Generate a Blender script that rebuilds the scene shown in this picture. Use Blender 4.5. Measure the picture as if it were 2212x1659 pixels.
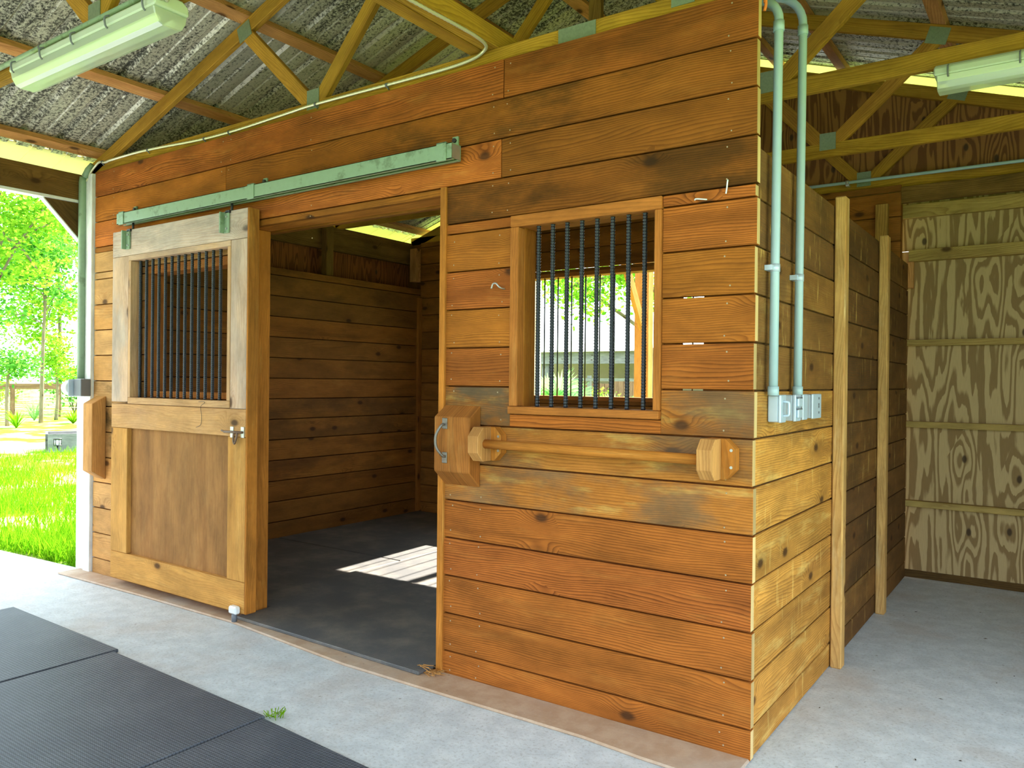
import bpy, math, random
import numpy as np
from mathutils import Vector, Matrix

random.seed(11)
rng = np.random.default_rng(5)
SC = bpy.context.scene
for o in list(bpy.data.objects):
    bpy.data.objects.remove(o, do_unlink=True)
COL = SC.collection

# ------------------------------------------------------------------ camera
cam_d = bpy.data.cameras.new('camera')
cam = bpy.data.objects.new('camera', cam_d)
COL.objects.link(cam)
cam_d.sensor_fit = 'HORIZONTAL'
cam_d.sensor_width = 36.0
cam_d.lens = 27.712
cam_d.clip_end = 400
_f = Vector((-0.57365218, 0.81909291, -0.00315877))
_r = Vector((0.81903412, 0.57365101, 0.01037447))
_u = Vector((-0.01030969, -0.0033642, 0.99994119))
_m = Matrix((_r, _u, -_f)).transposed().to_4x4()
_m.translation = Vector((0.959, -2.9659, 1.4336))
cam.matrix_world = _m
SC.camera = cam

# ------------------------------------------------------------------ sky, sun, exposure
SC.view_settings.view_transform = 'Standard'
SC.view_settings.look = 'None'
SC.view_settings.gamma = 1.0
SC.view_settings.use_curve_mapping = False
SC.view_settings.exposure = 1.15
W = bpy.data.worlds.new('sky')
SC.world = W
W.use_nodes = True
wn = W.node_tree
wn.nodes.clear()
bg = wn.nodes.new('ShaderNodeBackground')
wo = wn.nodes.new('ShaderNodeOutputWorld')
bg.inputs[0].default_value = (0.74, 0.89, 1.0, 1)
bg.inputs[1].default_value = 2.1
wn.links.new(bg.outputs[0], wo.inputs[0])
sun_d = bpy.data.lights.new('sun', 'SUN')
sun_d.energy = 13.0
sun_d.color = (1.0, 0.93, 0.80)
sun_d.angle = math.radians(0.6)
sun = bpy.data.objects.new('sun', sun_d)
COL.objects.link(sun)
_el, _sx = math.radians(44), -0.054
_to = Vector((_sx, 1.0, math.tan(_el))).normalized()          # towards the sun
sun.rotation_euler = _to.to_track_quat('Z', 'Y').to_euler()
sun.location = (-3, 12, 14)


# ------------------------------------------------------------------ node helpers
class NT:
    def __init__(s, mat):
        s.t = mat.node_tree
        s.t.nodes.clear()

    def n(s, kind, props=None, **inp):
        nd = s.t.nodes.new('ShaderNode' + kind)
        for k, v in (props or {}).items():
            setattr(nd, k, v)
        for k, v in inp.items():
            key = int(k[1:]) if k[0] == 'i' and k[1:].isdigit() else k.replace('_', ' ')
            s.set(nd, key, v)
        return nd

    def set(s, nd, key, v):
        sock = nd.inputs[key]
        if isinstance(v, tuple) and len(v) == 2 and hasattr(v[0], 'outputs'):
            s.t.links.new(v[0].outputs[v[1]], sock)
        elif hasattr(v, 'outputs'):
            s.t.links.new(v.outputs[0], sock)
        elif isinstance(v, (tuple, list)) and len(v) == 3 and sock.type == 'RGBA':
            sock.default_value = (*v, 1)
        else:
            sock.default_value = v

    def m(s, op, a, b=None, c=None, clamp=False):
        nd = s.n('Math', {'operation': op, 'use_clamp': clamp}, i0=a)
        if b is not None:
            s.set(nd, 1, b)
        if c is not None:
            s.set(nd, 2, c)
        return nd

    def mix(s, fac, a, b, mode='MIX'):
        nd = s.n('Mix', {'data_type': 'RGBA', 'blend_type': mode, 'clamp_factor': True})
        s.set(nd, 0, fac)
        s.set(nd, 6, a)
        s.set(nd, 7, b)
        return (nd, 2)

    def xyz(s, x, y, z=0.0):
        return s.n('CombineXYZ', None, i0=x, i1=y, i2=z)

    def step(s, v, lo, hi):
        nd = s.n('MapRange', {'interpolation_type': 'SMOOTHSTEP', 'clamp': True}, i0=v, i1=lo, i2=hi, i3=0.0, i4=1.0)
        return nd

    def out(s, bsdf, bump=None, strength=0.3, dist=0.004):
        if bump is not None:
            b = s.n('Bump', None, Strength=strength, Distance=dist, Height=bump)
            s.set(bsdf, 'Normal', b)
        o = s.n('OutputMaterial')
        s.t.links.new(bsdf.outputs[0], o.inputs[0])


def newmat(name):
    m = bpy.data.materials.new(name)
    m.use_nodes = True
    return m, NT(m)


def wood(name, base, dark, worn, knot=(0.05, 0.02, 0.008), stain=(0.05, 0.035, 0.012), rings=95.0, bend=2.3,
         grain=0.55, rough=0.6, wornness=0.35, hue2=None, knots=0.55, bump=0.35, spec=0.14, scuff=0.0):
    """sawn softwood: growth rings, fibre, knots, worn and stained patches; every board offset through its own UVs"""
    m, t = newmat(name)
    uv = t.n('UVMap', {'uv_map': 'UVMap'})
    sp = t.n('SeparateXYZ', None, i0=uv)
    u, v = (sp, 0), (sp, 1)
    tone = t.n('Attribute', {'attribute_name': 'tone'})
    tc = t.n('SeparateColor', None, i0=tone)
    low = t.n('TexNoise', None, Vector=t.xyz(t.m('MULTIPLY', u, 0.9), t.m('MULTIPLY', v, 5.0)), Scale=1.0, Detail=2.0, Roughness=0.5)
    # knots
    kv = t.n('TexVoronoi', {'voronoi_dimensions': '2D'}, Vector=t.xyz(t.m('MULTIPLY', u, 3.4), t.m('MULTIPLY', v, 6.2)), Scale=1.0, Randomness=1.0)
    kc = t.n('SeparateColor', None, i0=(kv, 'Color'))
    gate = t.m('GREATER_THAN', (kc, 0), 1.0 - knots * 0.30)
    kd = (kv, 'Distance')
    kfield = t.m('MULTIPLY', t.m('SUBTRACT', 1.0, t.step(kd, 0.0, 0.55)), gate)
    kspot = t.m('MULTIPLY', t.m('SUBTRACT', 1.0, t.step(kd, 0.06, 0.17)), gate)
    ring = t.m('ADD', t.m('MULTIPLY', v, rings), t.m('MULTIPLY', (low, 0), bend * 6.0))
    ring = t.m('ADD', ring, t.m('MULTIPLY', kfield, 5.0))
    wig = t.n('TexNoise', None, Vector=t.xyz(t.m('MULTIPLY', u, 9.0), t.m('MULTIPLY', v, 30.0)), Scale=1.0, Detail=2.0)
    ring = t.m('ADD', ring, t.m('MULTIPLY', (wig, 0), 0.55))
    fr = t.m('POWER', t.m('FRACT', ring), 2.2)
    fr = t.m('MULTIPLY', fr, t.m('SUBTRACT', 1.0, t.step(t.m('FRACT', ring), 0.86, 1.0)))
    fib = t.n('TexNoise', None, Vector=t.xyz(t.m('MULTIPLY', u, 5.0), t.m('MULTIPLY', v, 210.0)), Scale=1.0, Detail=3.0, Roughness=0.6)
    patch = t.n('TexNoise', None, Vector=t.xyz(t.m('MULTIPLY', u, 2.2), t.m('MULTIPLY', v, 11.0)), Scale=1.0, Detail=5.0, Roughness=0.65)
    heart = t.n('TexNoise', None, Vector=t.xyz(t.m('MULTIPLY', u, 0.45), t.m('MULTIPLY', v, 8.0), 7.7), Scale=1.0, Detail=4.0, Roughness=0.55)
    gvar = t.n('TexNoise', None, Vector=t.xyz(t.m('MULTIPLY', u, 1.3), t.m('MULTIPLY', v, 9.0), 1.7), Scale=1.0, Detail=2.0)
    hcol = tuple(b_ * 0.42 + d_ * 0.58 for b_, d_ in zip(base, dark))
    col = t.mix(t.m('MULTIPLY', t.step((heart, 0), 0.50, 0.66), 0.75), base, hcol)
    gs = t.m('MULTIPLY', fr, t.m('ADD', 0.25, t.m('MULTIPLY', (gvar, 0), 1.5)))
    col = t.mix(t.m('MULTIPLY', gs, grain * 1.35), col, dark)
    wmask = t.m('MULTIPLY', t.step((patch, 0), 0.52, 0.72), wornness)
    col = t.mix(wmask, col, worn)
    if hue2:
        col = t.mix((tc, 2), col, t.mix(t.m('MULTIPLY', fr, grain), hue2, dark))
    col = t.mix(t.m('MULTIPLY', kfield, 0.25), col, dark)
    col = t.mix(t.m('MULTIPLY', kspot, 0.85), col, knot)
    st = t.n('TexNoise', None, Vector=t.xyz(t.m('MULTIPLY', u, 1.7), t.m('MULTIPLY', v, 4.0), 3.3), Scale=1.0, Detail=6.0, Roughness=0.62)
    if scuff:
        sc = t.n('TexNoise', None, Vector=t.xyz(t.m('MULTIPLY', u, 26.0), t.m('MULTIPLY', v, 4.0), 5.5), Scale=1.0, Detail=3.0, Roughness=0.6)
        col = t.mix(t.m('MULTIPLY', t.step((sc, 0), 0.60, 0.74), scuff), col, worn)
    smask = t.m('MULTIPLY', t.step((st, 0), 0.43, 0.62), (tc, 1))
    col = t.mix(smask, col, stain)
    mot = t.n('TexNoise', None, Vector=t.xyz(t.m('MULTIPLY', u, 2.6), t.m('MULTIPLY', v, 7.0), 12.1), Scale=1.0, Detail=6.0, Roughness=0.7)
    mul = t.m('MULTIPLY', (tc, 0), t.m('ADD', 0.80, t.m('MULTIPLY', (fib, 0), 0.40)))
    mul = t.m('MULTIPLY', mul, t.m('ADD', 0.28, t.m('MULTIPLY', (mot, 0), 1.40)))
    col = t.mix(1.0, col, t.n('CombineColor', None, i0=mul, i1=mul, i2=mul), 'MULTIPLY')
    b = t.n('BsdfPrincipled', None, Base_Color=col, Roughness=t.m('ADD', rough + 0.08, t.m('MULTIPLY', (fib, 0), 0.2)))
    b.inputs['Specular IOR Level'].default_value = spec
    h = t.m('ADD', t.m('MULTIPLY', fr, -0.7), t.m('MULTIPLY', (fib, 0), 0.8))
    t.out(b, h, bump, 0.0016)
    return m


def plywood(name, light, dark, freq=9.0):
    m, t = newmat(name)
    uv = t.n('UVMap', {'uv_map': 'UVMap'})
    sp = t.n('SeparateXYZ', None, i0=uv)
    u, v = (sp, 0), (sp, 1)
    a = t.n('TexNoise', None, Vector=t.xyz(t.m('MULTIPLY', u, 0.42), t.m('MULTIPLY', v, 4.2)), Scale=1.0, Detail=2.5, Roughness=0.45)
    kv = t.n('TexVoronoi', {'voronoi_dimensions': '2D'}, Vector=t.xyz(t.m('MULTIPLY', u, 2.0), t.m('MULTIPLY', v, 3.6)), Scale=1.0)
    kc = t.n('SeparateColor', None, i0=(kv, 'Color'))
    gate = t.m('GREATER_THAN', (kc, 1), 0.55)
    kf = t.m('MULTIPLY', t.m('SUBTRACT', 1.0, t.step((kv, 'Distance'), 0.0, 0.5)), gate)
    ks = t.m('MULTIPLY', t.m('SUBTRACT', 1.0, t.step((kv, 'Distance'), 0.035, 0.075)), gate)
    wig = t.n('TexNoise', None, Vector=t.xyz(t.m('MULTIPLY', u, 5.0), t.m('MULTIPLY', v, 40.0)), Scale=1.0, Detail=3.0)
    f = t.m('ADD', t.m('MULTIPLY', (a, 0), freq * 1.9), t.m('MULTIPLY', kf, 1.6))
    f = t.m('ADD', f, t.m('MULTIPLY', (wig, 0), 0.55))
    fr = t.m('FRACT', f)
    band = t.m('MULTIPLY', t.step(fr, 0.40, 0.62), t.m('SUBTRACT', 1.0, t.step(fr, 0.93, 1.0)))
    col = t.mix(t.m('MULTIPLY', band, 0.85), light, dark)
    col = t.mix(t.m('MULTIPLY', ks, 0.9), col, (0.05, 0.03, 0.015))
    tone = t.n('Attribute', {'attribute_name': 'tone'})
    tc = t.n('SeparateColor', None, i0=tone)
    fib = t.n('TexNoise', None, Vector=t.xyz(t.m('MULTIPLY', u, 12.0), t.m('MULTIPLY', v, 260.0)), Scale=1.0, Detail=2.0)
    mul = t.m('MULTIPLY', (tc, 0), t.m('ADD', 0.84, t.m('MULTIPLY', (fib, 0), 0.32)))
    col = t.mix(1.0, col, t.n('CombineColor', None, i0=mul, i1=mul, i2=mul), 'MULTIPLY')
    b = t.n('BsdfPrincipled', None, Base_Color=col, Roughness=0.75)
    b.inputs['Specular IOR Level'].default_value = 0.2
    t.out(b, t.m('ADD', band, (fib, 0)), 0.2, 0.001)
    return m


def plain(name, col, rough=0.5, metal=0.0, noise=0.12, scale=30.0, bump=0.1, spec=0.5, dirt=None):
    m, t = newmat(name)
    g = t.n('NewGeometry')
    n = t.n('TexNoise', None, Vector=(g, 'Position'), Scale=scale, Detail=4.0)
    lo = tuple(c * (1 - noise) for c in col)
    hi = tuple(min(1, c * (1 + noise)) for c in col)
    c = t.mix((n, 0), lo, hi)
    if dirt:
        n2 = t.n('TexNoise', None, Vector=(g, 'Position'), Scale=scale * 0.4, Detail=6.0, Roughness=0.7)
        c = t.mix(t.step((n2, 0), 0.52, 0.66), c, dirt)
    b = t.n('BsdfPrincipled', None, Base_Color=c, Roughness=rough, Metallic=metal)
    b.inputs['Specular IOR Level'].default_value = spec
    t.out(b, (n, 0), bump, 0.002)
    return m


def concrete(name, c1, c2, tan, tanamt=0.5, grit=0.25):
    m, t = newmat(name)
    g = t.n('NewGeometry')
    p = (g, 'Position')
    a = t.n('TexNoise', None, Vector=p, Scale=1.3, Detail=6.0, Roughness=0.6)
    b_ = t.n('TexNoise', None, Vector=p, Scale=9.0, Detail=6.0, Roughness=0.7)
    c_ = t.n('TexNoise', None, Vector=p, Scale=70.0, Detail=5.0, Roughness=0.8)
    d_ = t.n('TexNoise', None, Vector=p, Scale=2.6, Detail=5.0, Roughness=0.65)
    col = t.mix(t.step((b_, 0), 0.35, 0.7), c1, c2)
    col = t.mix(t.m('MULTIPLY', t.step((a, 0), 0.45, 0.65), tanamt), col, tan)
    col = t.mix(t.m('MULTIPLY', t.step((c_, 0), 0.55, 0.75), t.m('MULTIPLY', t.step((d_, 0), 0.42, 0.62), grit * 2.0)), col, (0.82, 0.83, 0.84))
    col = t.mix(t.m('MULTIPLY', t.m('SUBTRACT', 1.0, t.step((c_, 0), 0.34, 0.50)), grit * 1.2), col, (0.26, 0.23, 0.21))
    v = t.n('TexVoronoi', None, Vector=p, Scale=7.0)
    col = t.mix(t.m('MULTIPLY', t.m('SUBTRACT', 1.0, t.step((v, 'Distance'), 0.03, 0.06)), 0.5), col, (0.12, 0.09, 0.06))
    s = t.n('BsdfPrincipled', None, Base_Color=col, Roughness=0.62)
    s.inputs['Specular IOR Level'].default_value = 0.35
    t.out(s, t.m('ADD', (b_, 0), t.m('MULTIPLY', (c_, 0), 0.6)), 0.35, 0.003)
    return m


def rubber(name, col, dust, cell=0.021, pat=1.0, dusty=0.4):
    m, t = newmat(name)
    g = t.n('NewGeometry')
    sp = t.n('SeparateXYZ', None, i0=(g, 'Position'))
    k = 2 * math.pi / cell
    a = t.m('SINE', t.m('MULTIPLY', t.m('ADD', (sp, 0), (sp, 1)), k * 0.7))
    b_ = t.m('SINE', t.m('MULTIPLY', t.m('SUBTRACT', (sp, 0), (sp, 1)), k * 0.7))
    ck = t.step(t.m('MULTIPLY', a, b_), -0.35, 0.35)
    n = t.n('TexNoise', None, Vector=(g, 'Position'), Scale=3.2, Detail=6.0, Roughness=0.68)
    f = t.n('TexNoise', None, Vector=(g, 'Position'), Scale=140.0, Detail=2.0)
    c = t.mix(t.m('MULTIPLY', t.step((n, 0), 0.4, 0.72), dusty), col, dust)
    c = t.mix(t.m('MULTIPLY', ck, 0.62 * pat), c, tuple(x * 0.32 for x in col))
    c = t.mix(t.m('MULTIPLY', t.step((f, 0), 0.62, 0.75), 0.18), c, (0.35, 0.36, 0.38))
    s = t.n('BsdfPrincipled', None, Base_Color=c, Roughness=0.55)
    s.inputs['Specular IOR Level'].default_value = 0.4
    t.out(s, t.m('ADD', t.m('MULTIPLY', ck, -1.0 * pat), t.m('MULTIPLY', (f, 0), 0.5)), 0.5, 0.0025)
    return m


def galvanised(name):
    """roof sheet seen from below: zinc spangle with speckled mildew, drips along the slope"""
    m, t = newmat(name)
    g = t.n('NewGeometry')
    p = (g, 'Position')
    sp = t.n('SeparateXYZ', None, i0=p)
    n1 = t.n('TexNoise', None, Vector=p, Scale=55.0, Detail=5.0, Roughness=0.8)
    n2 = t.n('TexNoise', None, Vector=p, Scale=1.1, Detail=3.0)
    st = t.n('TexNoise', None, Vector=t.xyz(t.m('MULTIPLY', (sp, 0), 1.2), t.m('MULTIPLY', (sp, 1), 26.0), 0.0), Scale=1.0, Detail=4.0)
    cov = t.m('ADD', t.m('MULTIPLY', (n2, 0), 0.30), t.m('MULTIPLY', (st, 0), 0.30))
    v = t.m('ADD', (n1, 0), cov)
    mask = t.step(v, 0.74, 0.92)
    clean = t.mix((st, 0), (0.40, 0.38, 0.30), (0.66, 0.63, 0.52))
    col = t.mix(mask, clean, (0.035, 0.033, 0.026))
    rgh = t.m('ADD', 0.45, t.m('MULTIPLY', mask, 0.4))
    b = t.n('BsdfPrincipled', None, Base_Color=col, Roughness=rgh, Metallic=t.m('MULTIPLY', t.m('SUBTRACT', 1.0, mask), 0.35))
    t.out(b, (n1, 0), 0.15, 0.002)
    return m


def leafmat(name, c1, c2, trans=0.5):
    m, t = newmat(name)
    tone = t.n('Attribute', {'attribute_name': 'tone'})
    tc = t.n('SeparateColor', None, i0=tone)
    col = t.mix((tc, 0), c1, c2)
    d = t.n('BsdfDiffuse', None, Color=col)
    tr = t.n('BsdfTranslucent', None, Color=col)
    mx = t.n('MixShader', None, i0=trans, i1=d, i2=tr)
    o = t.n('OutputMaterial')
    t.t.links.new(mx.outputs[0], o.inputs[0])
    return m


def lawnmat(name):
    m, t = newmat(name)
    g = t.n('NewGeometry')
    p = (g, 'Position')
    a = t.n('TexNoise', None, Vector=p, Scale=0.8, Detail=6.0, Roughness=0.65)
    b_ = t.n('TexNoise', None, Vector=p, Scale=14.0, Detail=5.0, Roughness=0.75)
    col = t.mix((b_, 0), (0.06, 0.20, 0.004), (0.16, 0.34, 0.012))
    col = t.mix(t.m('MULTIPLY', t.step((a, 0), 0.47, 0.60), 0.85), col, (0.62, 0.52, 0.26))
    s = t.n('BsdfPrincipled', None, Base_Color=col, Roughness=0.9)
    s.inputs['Specular IOR Level'].default_value = 0.1
    t.out(s, (b_, 0), 0.6, 0.03)
    return m


def diffuser(name):
    m, t = newmat(name)
    g = t.n('BsdfGlossy', None, Color=(0.9, 0.95, 0.9), Roughness=0.15)
    tp = t.n('BsdfTransparent', None, Color=(0.90, 0.97, 0.86))
    tr = t.n('BsdfTranslucent', None, Color=(0.88, 0.97, 0.78))
    df = t.n('BsdfDiffuse', None, Color=(0.86, 0.95, 0.78))
    a = t.n('MixShader', None, i0=0.5, i1=tr, i2=df)
    b = t.n('MixShader', None, i0=0.40, i1=a, i2=tp)
    c = t.n('MixShader', None, i0=0.10, i1=b, i2=g)
    o = t.n('OutputMaterial')
    t.t.links.new(c.outputs[0], o.inputs[0])
    return m


M = dict(
    front=wood('stall_board', (0.43, 0.122, 0.021), (0.095, 0.021, 0.004), (0.55, 0.23, 0.048), hue2=(0.37, 0.132, 0.015), stain=(0.055, 0.030, 0.006), grain=0.72, bump=0.5, knots=0.4),
    frontworn=wood('worn_stall_board', (0.40, 0.125, 0.018), (0.11, 0.028, 0.005), (0.55, 0.33, 0.085), hue2=(0.46, 0.24, 0.05), stain=(0.13, 0.085, 0.045), grain=0.6, bump=0.6, knots=0.4, wornness=1.0),
    leftboard=wood('pale_left_board', (0.56, 0.27, 0.075), (0.27, 0.10, 0.025), (0.62, 0.38, 0.15), hue2=(0.52, 0.30, 0.12), grain=0.5, knots=0.4),  # paler wood for the boards at the left end of the stall front
    endgrain=wood('pale_board_end', (0.72, 0.52, 0.24), (0.50, 0.30, 0.10), (0.80, 0.62, 0.34), knots=0.0),
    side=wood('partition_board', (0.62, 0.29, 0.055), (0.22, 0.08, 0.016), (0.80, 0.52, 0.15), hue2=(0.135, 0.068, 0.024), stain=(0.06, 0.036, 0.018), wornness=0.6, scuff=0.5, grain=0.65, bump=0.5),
    inner=wood('stall_lining_board', (0.34, 0.125, 0.020), (0.10, 0.028, 0.006), (0.38, 0.18, 0.035), hue2=(0.24, 0.10, 0.02), stain=(0.05, 0.028, 0.012)),
    pine=wood('yellow_pine', (0.42, 0.235, 0.025), (0.15, 0.065, 0.006), (0.50, 0.30, 0.04), hue2=(0.37, 0.16, 0.03), rings=70, knots=0.5, wornness=0.3, grain=0.5),
    purl=wood('reddish_pine', (0.58, 0.28, 0.10), (0.26, 0.09, 0.025), (0.64, 0.36, 0.14), rings=70, knots=0.5, grain=0.5),
    darkbeam=wood('dark_lumber', (0.22, 0.12, 0.032), (0.08, 0.035, 0.010), (0.26, 0.16, 0.05), rings=60),
    door=wood('pale_door_pine', (0.54, 0.27, 0.065), (0.33, 0.13, 0.028), (0.62, 0.37, 0.12), stain=(0.40, 0.35, 0.31), rings=60, grain=0.4, hue2=(0.58, 0.47, 0.41), knots=0.4),
    doorpanel=wood('door_plywood', (0.33, 0.155, 0.048), (0.23, 0.095, 0.027), (0.38, 0.20, 0.07), rings=22, grain=0.3, knots=0.0, wornness=0.5),
    jamb=wood('jamb_board', (0.48, 0.175, 0.026), (0.24, 0.085, 0.015), (0.60, 0.32, 0.08), rings=60, grain=0.45, knots=0.3),
    frame=wood('window_trim', (0.42, 0.145, 0.028), (0.22, 0.08, 0.016), (0.55, 0.28, 0.08), rings=70, grain=0.5, knots=0.15),
    rack=wood('rack_wood', (0.54, 0.27, 0.085), (0.28, 0.11, 0.03), (0.62, 0.40, 0.17), rings=90, grain=0.5, knots=0.0),
    batten=wood('batten_wood', (0.62, 0.36, 0.12), (0.32, 0.13, 0.035), (0.72, 0.50, 0.24), rings=70, grain=0.5, knots=0.2, wornness=0.7),
    girt=wood('girt_wood', (0.42, 0.29, 0.09), (0.20, 0.11, 0.03), (0.48, 0.34, 0.12), rings=60),
    white=wood('white_post_wood', (0.80, 0.82, 0.82), (0.66, 0.69, 0.70), (0.86, 0.87, 0.86), rings=40, grain=0.25, knots=0.0, bump=0.1),
    grey=wood('weathered_grey_wood', (0.22, 0.22, 0.22), (0.13, 0.13, 0.13), (0.27, 0.27, 0.26), rings=60),
    ply=plywood('plywood', (0.46, 0.33, 0.155), (0.21, 0.125, 0.045), 8.0),
    plydark=plywood('plywood_brown', (0.27, 0.125, 0.032), (0.12, 0.045, 0.013), 10.0),
    siding=plywood('siding_red', (0.22, 0.07, 0.02), (0.10, 0.03, 0.01), 14.0),
    roof=galvanised('galvanised_sheet'),
    bounce_sheet=plain('bounce_lit_cream', (0.86, 0.78, 0.36), 0.5, noise=0.05, spec=0.3),  # bounced daylight on the metal overhang, painted as cream
    concrete=concrete('concrete', (0.54, 0.58, 0.62), (0.68, 0.72, 0.76), (0.50, 0.44, 0.41), 0.55, 0.40),
    sill=concrete('stained_sill', (0.44, 0.29, 0.19), (0.54, 0.39, 0.28), (0.52, 0.48, 0.45), 0.40, 0.15),
    mat=rubber('rubber_mat', (0.085, 0.098, 0.125), (0.18, 0.195, 0.225)),
    stallmat=rubber('stall_rubber', (0.105, 0.105, 0.108), (0.27, 0.235, 0.195), cell=0.012, pat=0.45, dusty=0.7),
    steel=plain('rebar', (0.018, 0.022, 0.030), 0.35, 0.3, spec=0.6),
    green=plain('green_bounce_grey', (0.25, 0.36, 0.24), 0.45, 0.1, noise=0.10, dirt=(0.17, 0.24, 0.15), spec=0.3),  # grey metal with green bounce light painted into its colour
    pvc=plain('grey_conduit', (0.36, 0.50, 0.55), 0.35, 0.0, noise=0.04),
    box=plain('cast_box', (0.50, 0.60, 0.72), 0.4, 0.25, noise=0.06),
    boxdark=plain('dark_box', (0.14, 0.15, 0.17), 0.5, noise=0.08),
    clear=plain('pale_plastic', (0.80, 0.84, 0.86), 0.2, noise=0.03),
    zinc=plain('zinc_hardware', (0.45, 0.45, 0.44), 0.4, 0.7, noise=0.15),
    oldsteel=plain('old_steel', (0.20, 0.18, 0.16), 0.45, 0.5, noise=0.2, dirt=(0.13, 0.09, 0.07)),
    rust=plain('rusty_steel', (0.16, 0.10, 0.07), 0.6, 0.4, noise=0.25, dirt=(0.24, 0.13, 0.07)),
    plate=plain('truss_plate', (0.20, 0.25, 0.16), 0.5, 0.4, noise=0.3, scale=90),
    black=plain('black_metal', (0.02, 0.02, 0.022), 0.5, noise=0.1),
    flex=plain('flexible_steel', (0.72, 0.70, 0.52), 0.35, 0.4, noise=0.05),
    housing=plain('lamp_housing', (0.52, 0.60, 0.46), 0.5, noise=0.04),
    diff=diffuser('lamp_diffuser'),
    tube=plain('lamp_tube', (0.92, 0.94, 0.90), 0.3, noise=0.02),
    nail=plain('nail_head', (0.42, 0.33, 0.20), 0.5, 0.5),
    twine=plain('orange_twine', (0.75, 0.20, 0.03), 0.8),
    leafA=leafmat('leaf_bright', (0.10, 0.32, 0.015), (0.36, 0.58, 0.05), 0.55),
    leafB=leafmat('leaf_deep', (0.05, 0.24, 0.03), (0.22, 0.52, 0.07), 0.5),
    palm=leafmat('palm_frond', (0.12, 0.36, 0.10), (0.36, 0.60, 0.22), 0.4),
    grassm=leafmat('grass_blade', (0.09, 0.30, 0.004), (0.24, 0.46, 0.015), 0.4),
    lawn=lawnmat('lawn_turf'),
    bark=wood('bark', (0.24, 0.19, 0.13), (0.10, 0.075, 0.05), (0.30, 0.25, 0.18), rings=40, knots=0.2, bump=0.8),
    gravel=concrete('gravel_drive', (0.40, 0.39, 0.40), (0.52, 0.51, 0.52), (0.42, 0.38, 0.36), 0.4, 0.5),
    whiteroof=plain('white_metal_roof', (0.92, 0.93, 0.94), 0.4, noise=0.03, scale=6),
    shedwall=plain('shed_wall', (0.34, 0.27, 0.22), 0.8, noise=0.15, scale=5),
    fence=wood('fence_wood', (0.26, 0.15, 0.09), (0.12, 0.06, 0.035), (0.32, 0.20, 0.12), rings=40),
    glass=plain('lantern_glass', (0.75, 0.80, 0.86), 0.15, noise=0.02),
)


# ------------------------------------------------------------------ mesh helpers
def tone(b=1.0, s=0.0, h=0.0):
    return (b, s, h, 1.0)


def rtone(spread=0.12, stain=0.0, hue=0.5, base=1.0):
    return (base + random.uniform(-spread, spread), random.uniform(0, stain), random.uniform(0, hue), 1.0)


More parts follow.
